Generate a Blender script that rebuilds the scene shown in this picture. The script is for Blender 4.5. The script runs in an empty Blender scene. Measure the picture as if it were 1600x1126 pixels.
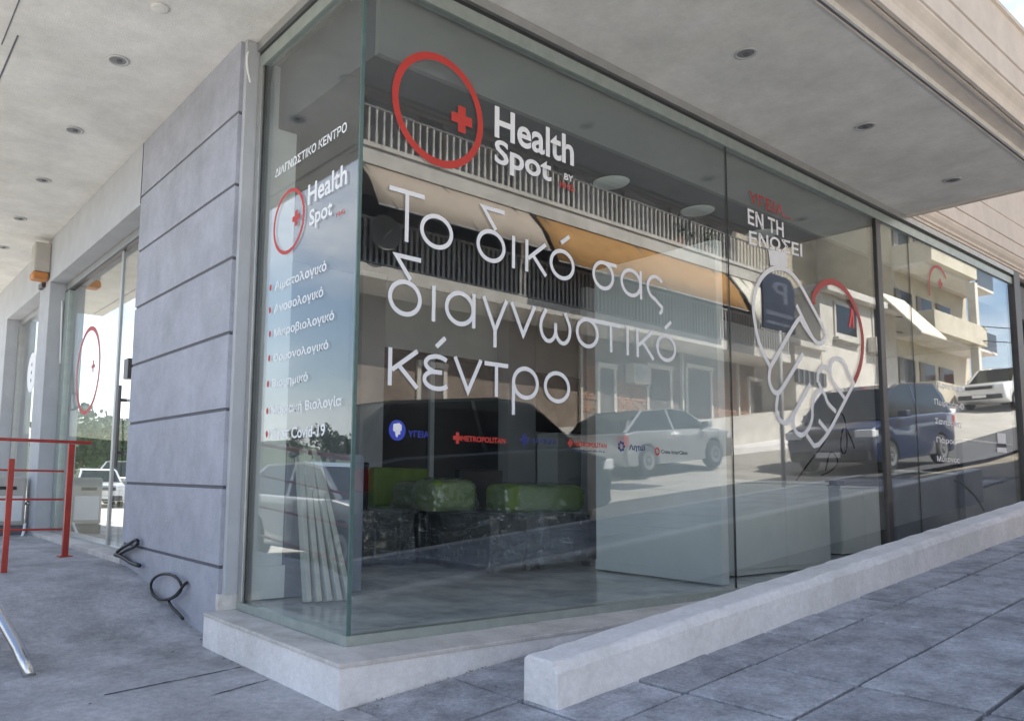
import bpy, math, random
from mathutils import Vector, Matrix, noise as mnoise
random.seed(7)
SC = bpy.context.scene
COL = SC.collection
# ------------------------------------------------------------------ camera
CAMP = Vector((-2.24592982, -3.53779196, 0.81333519))
YAW, PITCH, ROLL = 0.636726179, 0.104319693, 0.0183714972
FPX, PX, PY = 1209.50930, 638.461340, 623.853168
fw = Vector((math.sin(YAW)*math.cos(PITCH), math.cos(YAW)*math.cos(PITCH), math.sin(PITCH)))
r0 = Vector((math.cos(YAW), -math.sin(YAW), 0))
u0 = r0.cross(fw)
RT = r0*math.cos(ROLL) + u0*math.sin(ROLL)
UP = -r0*math.sin(ROLL) + u0*math.cos(ROLL)
cd = bpy.data.cameras.new('camera')
cam = bpy.data.objects.new('camera', cd); COL.objects.link(cam)
m = Matrix((RT, UP, -fw)).transposed().to_4x4(); m.translation = CAMP
cam.matrix_world = m
cd.sensor_width = 36; cd.lens = 36*FPX/1600
cd.shift_x = (800-PX)/1600; cd.shift_y = (PY-563)/1600
cd.clip_end = 900; cd.clip_start = 0.05
SC.camera = cam
# ------------------------------------------------------------------ sky and sun
SUN_EL, SUN_AZ = math.radians(50), math.radians(24)     # azimuth from +Y towards +X
w = bpy.data.worlds.new('World'); SC.world = w; w.use_nodes = True
nt = w.node_tree; nt.nodes.clear(); N = nt.nodes.new; L = nt.links.new
out = N('ShaderNodeOutputWorld'); bg = N('ShaderNodeBackground'); bg.inputs[1].default_value = 0.112
sky = N('ShaderNodeTexSky'); sky.sky_type = 'NISHITA'; sky.sun_disc = False
sky.sun_elevation = SUN_EL; sky.sun_rotation = SUN_AZ; sky.dust_density = 1.2
tc = N('ShaderNodeTexCoord'); mp = N('ShaderNodeMapping'); mp.inputs['Scale'].default_value = (1, 1, 2.6)
n1 = N('ShaderNodeTexNoise'); n1.inputs['Scale'].default_value = 2.6; n1.inputs['Detail'].default_value = 8; n1.inputs['Roughness'].default_value = .58
rp = N('ShaderNodeValToRGB'); rp.color_ramp.elements[0].position = .43; rp.color_ramp.elements[1].position = .66
mx = N('ShaderNodeMix'); mx.data_type = 'RGBA'; mx.inputs[7].default_value = (7.6, 7.9, 8.5, 1)
L(tc.outputs['Generated'], mp.inputs[0]); L(mp.outputs[0], n1.inputs['Vector']); L(n1.outputs[0], rp.inputs[0])
sx = N('ShaderNodeSeparateXYZ'); L(tc.outputs['Generated'], sx.inputs[0])
mr = N('ShaderNodeMapRange'); mr.inputs['From Min'].default_value = .34; mr.inputs['From Max'].default_value = .60; mr.inputs['To Min'].default_value = 1; mr.inputs['To Max'].default_value = .12; L(sx.outputs[2], mr.inputs[0])
mm = N('ShaderNodeMath'); mm.operation = 'MULTIPLY'; L(rp.outputs[0], mm.inputs[0]); L(mr.outputs[0], mm.inputs[1]); L(mm.outputs[0], mx.inputs[0]); L(sky.outputs[0], mx.inputs[6]); L(mx.outputs[2], bg.inputs[0]); L(bg.outputs[0], out.inputs[0])
sd = bpy.data.lights.new('sun', 'SUN'); sd.energy = 5.0; sd.angle = math.radians(.5); sd.color = (1, .95, .87)
sun = bpy.data.objects.new('sun', sd); COL.objects.link(sun)
sdir = Vector((math.sin(SUN_AZ)*math.cos(SUN_EL), math.cos(SUN_AZ)*math.cos(SUN_EL), math.sin(SUN_EL)))
sun.rotation_euler = sdir.to_track_quat('Z', 'Y').to_euler(); sun.location = (0, 0, 30)
SC.view_settings.view_transform = 'Standard'; SC.view_settings.look = 'None'
SC.view_settings.exposure = 1.3; SC.view_settings.gamma = 1; SC.view_settings.use_curve_mapping = False

# ------------------------------------------------------------------ helpers
def ray(px, py): return fw + RT*((px-PX)/FPX) - UP*((py-PY)/FPX)
def W(px, py, ax, v):
    """point of a world plane (x, y or z = v) seen at a photo pixel"""
    d = ray(px, py); i = 'xyz'.index(ax); return CAMP + d*((v-CAMP[i])/d[i])
def V(px, py, D):
    """street-side point whose reflection in the y=0 glass is seen at a photo pixel"""
    p = W(px, py, 'y', D); return Vector((p.x, -p.y, p.z))
def gslope(x): return (-.243 + .095*x + .055*max(0, x-22)) if x > -.3 else -.2715 + .03*(x+.3)
def smooth(t): t = max(0, min(1, t)); return t*t*(3-2*t)
def ghigh(x, y):
    z = gslope(max(x, -3))
    if y > 0: z += .30*smooth((y-1.3)/2.2)*smooth((-x+.6)/.6)
    return z
MATS = {}
def mat(name, col, rough=.7, scale=6, var=.12, bump=.15, bscale=60, metal=0, col2=None, thresh=None, stain=0, spec=.5, coat=0, mottle=0, rnd=0):
    if name in MATS: return MATS[name]
    M = bpy.data.materials.new(name); M.use_nodes = True; t = M.node_tree; N = t.nodes.new; L = t.links.new
    b = t.nodes['Principled BSDF']; b.inputs['Roughness'].default_value = rough; b.inputs['Metallic'].default_value = metal
    b.inputs['Specular IOR Level'].default_value = spec; b.inputs['Coat Weight'].default_value = coat
    tc = N('ShaderNodeNewGeometry')
    n = N('ShaderNodeTexNoise'); n.inputs['Scale'].default_value = scale; n.inputs['Detail'].default_value = 7; n.inputs['Roughness'].default_value = .65
    L(tc.outputs['Position'], n.inputs['Vector'])
    r = N('ShaderNodeValToRGB'); e = r.color_ramp.elements
    c2 = col2 or [c*(1-var*2.2) for c in col]; c1 = [min(1, c*(1+var)) for c in col]
    e[0].color = (*c2, 1); e[1].color = (*c1, 1); e[0].position = .3; e[1].position = .68
    if thresh: e[0].position, e[1].position = thresh
    L(n.outputs[0], r.inputs[0]); src = r.outputs[0]
    if stain:
        n3 = N('ShaderNodeTexNoise'); n3.inputs['Scale'].default_value = scale*.35; n3.inputs['Detail'].default_value = 10; n3.inputs['Roughness'].default_value = .75
        L(tc.outputs['Position'], n3.inputs['Vector'])
        r3 = N('ShaderNodeValToRGB'); r3.color_ramp.elements[0].position = .38; r3.color_ramp.elements[1].position = .52
        v = 1-stain; r3.color_ramp.elements[0].color = (v, v, v*.97, 1); r3.color_ramp.elements[1].color = (1, 1, 1, 1)
        L(n3.outputs[0], r3.inputs[0])
        mm = N('ShaderNodeMix'); mm.data_type = 'RGBA'; mm.blend_type = 'MULTIPLY'; mm.inputs[0].default_value = 1
        L(src, mm.inputs[6]); L(r3.outputs[0], mm.inputs[7]); src = mm.outputs[2]
    if mottle:
        n4 = N('ShaderNodeTexNoise'); n4.inputs['Scale'].default_value = scale*9; n4.inputs['Detail'].default_value = 9; n4.inputs['Roughness'].default_value = .8
        L(tc.outputs['Position'], n4.inputs['Vector'])
        r4 = N('ShaderNodeValToRGB'); r4.color_ramp.elements[0].position = .36; r4.color_ramp.elements[1].position = .62
        v = 1-mottle; r4.color_ramp.elements[0].color = (v, v, v, 1); r4.color_ramp.elements[1].color = (1, 1, 1, 1)
        L(n4.outputs[0], r4.inputs[0])
        m4 = N('ShaderNodeMix'); m4.data_type = 'RGBA'; m4.blend_type = 'MULTIPLY'; m4.inputs[0].default_value = 1
        L(src, m4.inputs[6]); L(r4.outputs[0], m4.inputs[7]); src = m4.outputs[2]
    if rnd:
        oi = N('ShaderNodeObjectInfo'); ml = N('ShaderNodeMapRange'); ml.inputs['To Min'].default_value = 1-rnd; ml.inputs['To Max'].default_value = 1+rnd*.6; L(oi.outputs['Random'], ml.inputs[0])
        m5 = N('ShaderNodeMix'); m5.data_type = 'RGBA'; m5.blend_type = 'MULTIPLY'; m5.inputs[0].default_value = 1; L(src, m5.inputs[6]); L(ml.outputs[0], m5.inputs[7]); src = m5.outputs[2]
    L(src, b.inputs['Base Color'])
    if bump:
        n2 = N('ShaderNodeTexNoise'); n2.inputs['Scale'].default_value = bscale; n2.inputs['Detail'].default_value = 6
        L(tc.outputs['Position'], n2.inputs['Vector'])
        bp = N('ShaderNodeBump'); bp.inputs['Strength'].default_value = bump; bp.inputs['Distance'].default_value = .01
        L(n2.outputs[0], bp.inputs['Height']); L(bp.outputs[0], b.inputs['Normal'])
    MATS[name] = M; return M
def glass_mat(name, tint, r0, refl=(1, 1, 1), rough=0, gain=.8, milk_glint=0):
    M = bpy.data.materials.new(name); M.use_nodes = True; t = M.node_tree; t.nodes.clear(); N = t.nodes.new; L = t.links.new
    o = N('ShaderNodeOutputMaterial'); mix = N('ShaderNodeMixShader'); tr = N('ShaderNodeBsdfTransparent'); gl = N('ShaderNodeBsdfGlossy')
    tr.inputs[0].default_value = (*tint, 1); gl.inputs['Color'].default_value = (*refl, 1); gl.inputs['Roughness'].default_value = rough
    lw = N('ShaderNodeLayerWeight'); lw.inputs[0].default_value = .5
    p = N('ShaderNodeMath'); p.operation = 'POWER'; p.inputs[1].default_value = 4
    mu = N('ShaderNodeMath'); mu.operation = 'MULTIPLY_ADD'; mu.inputs[1].default_value = gain; mu.inputs[2].default_value = r0; mu.use_clamp = True
    L(lw.outputs['Facing'], p.inputs[0]); L(p.outputs[0], mu.inputs[0]); L(mu.outputs[0], mix.inputs[0])
    if milk_glint:
        df = N('ShaderNodeBsdfDiffuse'); df.inputs[0].default_value = (.85, .87, .9, 1); m2 = N('ShaderNodeMixShader'); m2.inputs[0].default_value = milk_glint
        ge = N('ShaderNodeNewGeometry'); mpp = N('ShaderNodeMapping'); mpp.inputs['Scale'].default_value = (1.7, 1.7, 4.2); mpp.inputs['Rotation'].default_value = (.5, .35, .4); nn = N('ShaderNodeTexNoise'); nn.inputs['Scale'].default_value = 1; nn.inputs['Detail'].default_value = 4; nn.inputs['Distortion'].default_value = 2.0
        cr = N('ShaderNodeValToRGB'); ce_ = cr.color_ramp.elements; ce_[0].position = .493; ce_[0].color = (milk_glint,)*3+(1,); ce_[1].position = .5; ce_[1].color = (.55, .55, .55, 1); e3 = ce_.new(.507); e3.color = (milk_glint,)*3+(1,)  # pale streaks paint highlights along the film's folds, over its even milkiness
        L(ge.outputs['Position'], mpp.inputs[0]); L(mpp.outputs[0], nn.inputs['Vector']); L(nn.outputs[0], cr.inputs[0]); L(cr.outputs[0], m2.inputs[0])
        L(tr.outputs[0], m2.inputs[1]); L(df.outputs[0], m2.inputs[2]); tr = m2
    L(tr.outputs[0], mix.inputs[1]); L(gl.outputs[0], mix.inputs[2]); L(mix.outputs[0], o.inputs[0])
    MATS[name] = M; return M
class MB:
    def __init__(s): s.v = []; s.f = []; s.mi = []
    def add(s, v, f, mi=0):
        o = len(s.v); s.v += [tuple(p) for p in v]; s.f += [tuple(i+o for i in q) for q in f]; s.mi += [mi]*len(f); return s
    def box(s, x0, x1, y0, y1, z0, z1, mi=0, M=None):
        v = [(x, y, z) for x in (x0, x1) for y in (y0, y1) for z in (z0, z1)]
        if M is not None: v = [M @ Vector(p) for p in v]
        return s.add(v, [(0, 1, 3, 2), (4, 6, 7, 5), (0, 4, 5, 1), (2, 3, 7, 6), (0, 2, 6, 4), (1, 5, 7, 3)], mi)
    def quad(s, a, b, c, d, mi=0): return s.add([a, b, c, d], [(0, 1, 2, 3)], mi)
    def tube(s, path, r, n=8, mi=0):
        path = [Vector(p) for p in path]; rings = []
        for i, p in enumerate(path):
            t = (path[min(i+1, len(path)-1)]-path[max(i-1, 0)]).normalized()
            a = t.cross(Vector((0, 0, 1)) if abs(t.z) < .9 else Vector((1, 0, 0))).normalized(); b = t.cross(a)
            rr = r[i] if isinstance(r, (list, tuple)) else r
            rings.append([p+(a*math.cos(2*math.pi*k/n)+b*math.sin(2*math.pi*k/n))*rr for k in range(n)])
        v = [q for R_ in rings for q in R_]; f = []
        for i in range(len(path)-1):
            for k in range(n): f.append((i*n+k, i*n+(k+1) % n, (i+1)*n+(k+1) % n, (i+1)*n+k))
        f.append(tuple(range(n))); f.append(tuple(reversed(range((len(path)-1)*n, len(path)*n))))
        return s.add(v, f, mi)
    def lathe(s, prof, c, ax='z', n=24, mi=0):
        v = []; f = []; c = Vector(c)
        for (r, h) in prof:
            for k in range(n):
                a = 2*math.pi*k/n; q = (r*math.cos(a), r*math.sin(a), h)
                q = {'z': q, 'y': (q[0], q[2], q[1]), 'x': (q[2], q[0], q[1])}[ax]; v.append(c+Vector(q))
        for i in range(len(prof)-1):
            for k in range(n): f.append((i*n+k, i*n+(k+1) % n, (i+1)*n+(k+1) % n, (i+1)*n+k))
        f.append(tuple(range(n))); f.append(tuple(range((len(prof)-1)*n, len(prof)*n)))
        return s.add(v, f, mi)
    def prism(s, poly, a0, a1, ax='x', mi=0):
        """poly of 2D points extruded along ax"""
        def P(p, a): return {'x': (a, p[0], p[1]), 'y': (p[0], a, p[1]), 'z': (p[0], p[1], a)}[ax]
        n = len(poly); v = [P(p, a0) for p in poly]+[P(p, a1) for p in poly]
        f = [(i, (i+1) % n, n+(i+1) % n, n+i) for i in range(n)]+[tuple(reversed(range(n))), tuple(range(n, 2*n))]
        return s.add(v, f, mi)
    def obj(s, name, mats, parent=None, bevel=0, smooth_=False, seg=2, **props):
        me = bpy.data.meshes.new(name); me.from_pydata(s.v, [], s.f)
        for m_ in (mats if isinstance(mats, (list, tuple)) else [mats]): me.materials.append(m_)
        for p, i in zip(me.polygons, s.mi): p.material_index = i; p.use_smooth = smooth_
        import bmesh
        bm = bmesh.new(); bm.from_mesh(me); bmesh.ops.recalc_face_normals(bm, faces=bm.faces); bm.to_mesh(me); bm.free()
        o = bpy.data.objects.new(name, me); COL.objects.link(o)
        if parent: o.parent = parent
        if bevel:
            b = o.modifiers.new('bevel', 'BEVEL'); b.width = bevel; b.segments = seg; b.limit_method = 'ANGLE'; b.angle_limit = .6
        for k, v in props.items(): o[k] = v
        return o
def thing(name, label, cat, loc=(0, 0, 0), rz=0, group=None):
    o = bpy.data.objects.new(name, None); COL.objects.link(o); o.location = loc; o.rotation_euler = (0, 0, rz); o.empty_display_size = .2
    o['label'] = label; o['category'] = cat
    if group: o['group'] = group
    return o
def copy_tree(o, parent=None, top=True, **props):
    c = o.copy(); COL.objects.link(c); c.parent = parent
    for ch in o.children: copy_tree(ch, c)
    for k, v in props.items(): c[k] = v
    return c
def box(name, x0, x1, y0, y1, z0, z1, m_, parent=None, bevel=0, **props):
    return MB().box(x0, x1, y0, y1, z0, z1).obj(name, m_, parent, bevel, **props)
BFONT = None
def text_on(name, s, p0, p1, h, m_, parent, axis='y', off=-.012, bold=0.0, **props):
    """flat lettering laid on the glass: p0/p1 = ends of the foot line (world), h = height of its box"""
    c = bpy.data.curves.new('t', 'FONT'); c.body = s; c.size = 1; c.offset = bold; c.resolution_u = 4; c.extrude = .0
    o = bpy.data.objects.new('t', c); COL.objects.link(o)
    bpy.context.view_layer.update()
    me = bpy.data.meshes.new_from_object(o.evaluated_get(bpy.context.evaluated_depsgraph_get()))
    bpy.data.objects.remove(o)
    xs = [v.co.x for v in me.vertices]; ys = [v.co.y for v in me.vertices]
    x0, x1, y0, y1 = min(xs), max(xs), min(ys), max(ys)
    p0 = Vector(p0); p1 = Vector(p1)
    for v in me.vertices:
        u = (v.co.x-x0)/(x1-x0); t = (v.co.y-y0)/(y1-y0)
        q = p0.lerp(p1, u); q.z += t*h
        if axis == 'y': q.y = off
        else: q.x = off
        v.co = q
    me.materials.clear(); me.materials.append(m_); me.name = name
    ob = bpy.data.objects.new(name, me); COL.objects.link(ob); ob.parent = parent
    for k, v in props.items(): ob[k] = v
    return ob
def ribbon(mb, pts, wd, P, closed=False, mi=0):
    """stroke of constant width on a 2D plane; P maps 2D to 3D"""
    pts = [Vector(p) for p in pts]; n = len(pts); Lf = []; Rg = []
    for i, p in enumerate(pts):
        a = pts[i-1] if (i > 0 or closed) else None; b = pts[(i+1) % n] if (i < n-1 or closed) else None
        if a is None: t = (b-p).normalized(); k = 1
        elif b is None: t = (p-a).normalized(); k = 1
        else:
            t1 = (p-a).normalized(); t2 = (b-p).normalized(); t = (t1+t2)
            t = t.normalized() if t.length > 1e-4 else t1
            k = 1/max(.45, t.dot(t1))
        nn = Vector((-t.y, t.x))*wd/2*k
        Lf.append(P(p+nn)); Rg.append(P(p-nn))
    v = Lf+Rg; f = [(i, (i+1) % n, n+(i+1) % n, n+i) for i in range(n if closed else n-1)]
    mb.add(v, f, mi)
def arc(cx, cy, rx, ry, a0, a1, n=28):
    return [(cx+rx*math.cos(math.radians(a0+(a1-a0)*i/n)), cy+ry*math.sin(math.radians(a0+(a1-a0)*i/n))) for i in range(n+1)]
# ------------------------------------------------------------------ materials
m_soffit = mat('soffit_plaster', (.82, .805, .76), .85, 2.2, .07, .35, 90, mottle=.08, stain=.07)
m_col = mat('column_render', (.455, .465, .53), .8, 3, .08, .5, 140, mottle=.14, stain=.10)
m_groove = mat('groove_dark', (.15, .15, .17), .9, 5, .05, 0)
m_beam = mat('beam_render', (.50, .51, .53), .8, 3, .05, .3, 120)
m_cream = mat('cornice_paint', (.74, .66, .58), .7, 4, .05, .2, 80)
m_frame = mat('bronze_frame', (.10, .09, .09), .4, 8, .06, .05, 60, metal=.5)
m_alu = mat('aluminium_frame', (.50, .50, .49), .38, 8, .05, .05, 90, metal=.7)
m_track = mat('track_metal', (.42, .47, .44), .35, 12, .06, .05, 90, metal=.5)
m_sil = mat('silicone', (.03, .035, .035), .5, 8, .05, 0)
m_edge = mat('glass_edge', (.10, .17, .16), .2, 8, .1, 0)
m_marble = mat('sill_marble', (.70, .655, .62), .55, 5, .10, .3, 60, stain=.22, mottle=.15)
m_conc = mat('walkway_concrete', (.53, .52, .53), .85, 2.3, .15, .7, 45, stain=.26, mottle=.32)
m_slab = mat('paving_slab', (.54, .545, .59), .85, 5.5, .18, .9, 60, stain=.28, mottle=.42, rnd=.18)
m_grout = mat('paving_joint', (.36, .36, .35), .95, 7, .4, .3, 60, col2=(.03, .03, .03), thresh=(.48, .66))
m_kerb = mat('whitewashed_concrete', (.88, .85, .845), .8, 3.2, .05, .8, 30, stain=.14, mottle=.14)
m_road_sun = mat('sunlit_road_tone', (.40, .38, .345), .9, 1.2, .10, .4, 60, stain=.12)
m_side = mat('side_road_surface', (.52, .50, .455), .9, 1.2, .10, .4, 60, stain=.15)
m_road_shade = mat('shaded_asphalt', (.075, .075, .08), .9, 1.2, .10, .4, 60, stain=.1)
m_earth = mat('earth', (.22, .19, .14), .95, .6, .2, .3, 20)
m_white = mat('white_vinyl', (.86, .86, .88), .5, 9, .02, 0)
m_red2 = mat('dark_red_vinyl', (.42, .035, .03), .5, 9, .04, 0)
m_red = mat('red_vinyl', (.55, .045, .035), .5, 9, .04, 0)
m_navy = mat('navy_vinyl', (.02, .03, .16), .5, 9, .04, 0)
m_blue = mat('blue_vinyl', (.04, .07, .50), .5, 9, .04, 0)
m_vblack = mat('black_vinyl', (.03, .03, .04), .5, 9, .04, 0)
m_wallw = mat('interior_white', (.82, .83, .84), .7, 2, .04, .1, 60)
m_wallg = mat('interior_grey', (.52, .52, .56), .7, 2, .05, .1, 60)
m_dark = mat('interior_dark', (.035, .037, .05), .35, 4, .1, .05, 60)
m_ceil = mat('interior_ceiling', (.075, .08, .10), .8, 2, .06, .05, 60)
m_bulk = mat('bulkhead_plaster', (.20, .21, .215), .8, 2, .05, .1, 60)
m_floor = mat('marble_floor', (.66, .64, .63), .16, 2.1, .22, .04, 50, col2=(.34, .34, .35), thresh=(.34, .62))
m_cab = mat('cabinet_white', (.78, .80, .80), .4, 3, .03, 0)
m_cabd = mat('cabinet_grey', (.24, .26, .32), .5, 3, .05, 0)
m_steel = mat('steel', (.62, .62, .63), .2, 9, .04, .03, 80, metal=.95)
m_redp = mat('red_paint', (.42, .035, .022), .4, 9, .12, .1, 70)
m_cable = mat('black_cable', (.02, .02, .022), .5, 9, .05, 0)
m_orange = mat('orange_plastic', (.55, .22, .06), .5, 9, .1, .05, 60)
m_beige = mat('beige_plastic', (.50, .47, .42), .5, 5, .06, .05, 60)
m_lamp = mat('lamp_trim', (.55, .55, .54), .4, 9, .04, 0)
m_lampin = mat('lamp_reflector', (.28, .28, .28), .35, 9, .04, 0, metal=.4)
m_disc = mat('lamp_opal', (.80, .84, .80), .4, 9, .02, 0)
G1 = glass_mat('shop_glass', (.94, .965, .957), .082)
G3 = glass_mat('corner_glass', (.92, .95, .94), .10, gain=.55)
G2 = glass_mat('side_glass', (.68, .72, .72), .34)
# ------------------------------------------------------------------ ground
def sheet(name, xs, ys, zf, m_, **props):
    mb = MB(); v = [(x, y, zf(x, y)) for x in xs for y in ys]; n = len(ys)
    f = [(i*n+j, (i+1)*n+j, (i+1)*n+j+1, i*n+j+1) for i in range(len(xs)-1) for j in range(n-1)]
    mb.add(v, f); return mb.obj(name, m_, None, 0, True, kind='structure', **props)
def fr(a, b, n): return [a+(b-a)*i/n for i in range(n+1)]
def zroad(x, y):
    z = gslope(max(min(x, 70), -.3)) - .14
    if x < -.3: z = -.40 - .02*smooth((-x-.3)/3)
    z += .10*max(0, min(-y-5.5, 4))*smooth((x+3)/6)
    if x > -.3 and y > 0: z = z*(1-smooth(y/25)) - .3*smooth(y/25)
    return z
xs = [-400, -150, -60, -30, -15, -8, -5, -3, -1.5, 0]+fr(1, 70, 40)+[120, 400]
ys = [-400, -120, -60, -30, -16, -12, -11, -10, -9, -8, -7, -6, -5, -4, -3.5, -2.8, -1, 0, 3, 8, 14, 20, 30, 60, 150, 400]
sheet('ground', xs, ys, lambda x, y: zroad(x, y)-.12-(1.2 if (-1.5 <= x <= 30 and -1.2 < y < 13) else 0), m_earth)
sheet('road', fr(-40, 62, 80), [-5.6, -5, -4.5, -4, -3.55], zroad, m_road_shade)  # near half of the road, coloured darker to paint the building's shade
sheet('sunlit_road', fr(-40, 62, 80), [-8.9, -8, -7, -6, -5.6], zroad, m_road_sun)  # far half of the same road, coloured pale to paint the sunlit strip
sheet('side_road', fr(-16, -1.75, 12), [-3.54]+fr(-2, 60, 24), lambda x, y: zroad(x, y)+.004, m_side)
# pavement: a base sheet with slabs that sit on it
def zp(x, y): return ghigh(x, y)
base = sheet('pavement', fr(-2.6, 14, 40), fr(-3.4, -.84, 8), lambda x, y: zp(x, y)-.022, m_grout)
mbk = MB()
kx = fr(-2.6, 14, 30)
for a, b in zip(kx, kx[1:]):
    za, zb = zp(a, -3.4), zp(b, -3.4)
    mbk.add([(a, -3.4, za), (b, -3.4, zb), (b, -3.55, zb), (a, -3.55, za), (a, -3.4, za-.3), (b, -3.4, zb-.3), (b, -3.55, zb-.3), (a, -3.55, za-.3)],
            [(0, 1, 2, 3), (3, 2, 6, 7), (0, 4, 5, 1), (4, 7, 6, 5)])
mbk.obj('kerb', m_kerb, None, kind='structure')
random.seed(3)
slab_me = {}
def slab(x0, x1, y0, y1):
    mb = MB(); g = .0095; x0 += g+.004; x1 -= g+.004; y0 += g; y1 -= g
    j = random.uniform(-.0045, .0045); tx = random.uniform(-.004, .004); ty = random.uniform(-.003, .003)
    bz = lambda x, y: zp(x, y)+j+tx*(x-x0)+ty*(y-y0)
    c = .006
    top = [(x0+c, y0+c), (x1-c, y0+c), (x1-c, y1-c), (x0+c, y1-c)]; mid = [(x0, y0), (x1, y0), (x1, y1), (x0, y1)]
    v = [(x, y, bz(x, y)) for x, y in top]+[(x, y, bz(x, y)-.006) for x, y in mid]+[(x, y, bz(x, y)-.04) for x, y in mid]
    f = [(0, 1, 2, 3)]+[(i, 4+i, 4+(i+1) % 4, (i+1) % 4) for i in range(4)]+[(4+i, 8+i, 8+(i+1) % 4, 4+(i+1) % 4) for i in range(4)]
    mb.add(v, f); mb.obj('slab', m_slab, base)
rows = [-.84, -1.32, -1.82, -2.32, -2.82, -3.39]
xx = -.17
while xx < 12.5:
    for a, b in zip(rows[1:], rows): slab(xx, xx+.6, a, b)
    xx += .6
for a, b in ((-1.12, -.62), (-.62, -.335)): pass
# strip between the low wall and the sill, dropping level behind the wall
def zin(x, y): return min(zp(x, y), -.075) if x > 1 else zp(x, y)
sheet('threshold_strip', fr(-.25, 14, 40), [-.845, -.6, -.335, -.2], lambda x, y: zin(x, y)-.02, m_grout)
mb = MB()
def slab2(x0, x1, y0, y1, f_):
    g = .006; mb = MB(); q = [(x0+g, y0+g), (x1-g, y0+g), (x1-g, y1-g), (x0+g, y1-g)]; c = .006
    v = [(x, y, f_(x, y)-.001) for x, y in q]+[(x, y, f_(x, y)-.04) for x, y in q]
    mb.add(v, [(0, 1, 2, 3)]+[(i, 4+i, 4+(i+1) % 4, (i+1) % 4) for i in range(4)]); return mb.obj('slab', m_slab, base)
for i in range(22):
    a = -.17+.6*i
    slab2(a, a+.6, -.84, -.335, zin)
# walkway on the left: one cast concrete sheet with cut joints
mb = MB()
xw = [-1.7, -1.4, -1.1, -.8, -.5, -.25, -.18]; yw = fr(-3.39, 12.5, 60)
wk = sheet('walkway', [-2.6, -2.2, -1.9, -1.7, -1.4, -1.1, -.8, -.5, -.25, -.17], fr(-3.39, 0, 14), zp, m_conc)
wk2 = sheet('ramp', [-1.7, -1.4, -1.1, -.8, -.5, -.25, -.1, .22], fr(0, 14, 70), zp, m_conc)
mb = MB()
for a, b in zip(fr(0, 14, 40), fr(0, 14, 40)[1:]):
    mb.add([(-1.7, a, zp(-1.7, a)), (-1.7, b, zp(-1.7, b)), (-1.7, b, -.6), (-1.7, a, -.6)], [(0, 1, 2, 3)])
mb.obj('ramp_side', m_kerb, wk2)
for (ya, yb, xa, xb) in ((.62, .70, -1.05, -.27), (.28, .36, -.62, -.27), (-.5, -.46, -1.9, -.3)):
    mb = MB(); n = 8
    for i in range(n):
        t0, t1 = i/n, (i+1)/n; x0 = xa+(xb-xa)*t0; x1 = xa+(xb-xa)*t1; y0 = ya+(yb-ya)*t0+random.uniform(-.004, .004); y1 = y0+(yb-ya)/n
        mb.add([(x0, y0, zp(x0, y0)+.003), (x1, y1, zp(x1, y1)+.003), (x1, y1+.012, zp(x1, y1)+.003), (x0, y0+.012, zp(x0, y0)+.003)], [(0, 1, 2, 3)])
    mb.obj('joint', m_grout, wk)
# ------------------------------------------------------------------ the clinic building
H = 3.70; X1, X2, X3, XE = 3.69, 6.52, 10.82, 7.30; C = -.146; ZS = 3.89
B = thing('clinic_building', 'grey and cream corner building with big lettered shop windows under an overhanging soffit', 'building', (0, 0, 0))
# soffit slab, L-shaped
sf = MB(); sf.box(-1.62, XE, -1.37, 0, ZS, 4.12); sf.box(-1.62, C, 0, 12, ZS, 4.12); sf.box(C, 3, 0.02, 12, ZS+.002, 4.12); sf.box(3, 34, .02, 12, 3.95, 4.12)
soffit = sf.obj('soffit', m_soffit, B)
gr_ = MB(); gr_.box(-1.6, XE-.004, -1.353, -1.338, ZS-.004, ZS+.01); gr_.box(-1.43, -1.418, 2.3, 11.9, ZS-.003, ZS+.01); gr_.box(-1.50, -1.492, .8, 2.5, ZS-.003, ZS+.01)
gr_.obj('shadow_joint', m_groove, soffit)
MB().box(-1.6, XE-.004, -1.337, -1.325, ZS-.008, ZS+.01).obj('edge_trim', m_cream, soffit)
MB().box(XE-.05, XE+.02, -1.37, -.02, ZS-.02, ZS+.05).obj('end_trim', m_cream, soffit)
# moulded cornice along the overhang and the parapet above it
prof = [(-1.37, 3.935), (-1.49, 3.935), (-1.49, 3.925), (-1.51, 3.925), (-1.51, 3.945), (-1.525, 3.945), (-1.525, 3.93), (-1.55, 3.93), (-1.555, 3.955),
        (-1.56, 3.985), (-1.575, 4.01), (-1.60, 4.035), (-1.62, 4.06), (-1.62, 4.075), (-1.605, 4.08), (-1.605, 4.09), (-1.625, 4.095), (-1.625, 4.28), (-1.612, 4.285), (-1.612, 4.295), (-1.63, 4.30),
        (-1.63, 4.64), (-1.65, 4.645), (-1.65, 4.68), (-1.45, 4.68), (-1.37, 4.5)]
MB().prism(prof, -1.66, XE+.3, 'x').obj('cornice', m_cream, B)
prof2 = [(-p[0]-3.0 if False else p[0], p[1]) for p in prof]
MB().prism([(y+(-.25), z) for y, z in [(-1.37, 3.89), (-1.62+.25, 3.89)]]+[(-1.66, 3.935), (-1.66, 4.68), (-1.5, 4.68), (-1.5, 3.95)], -1.6, 12, 'y').obj('cornice', m_cream, B)
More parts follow.
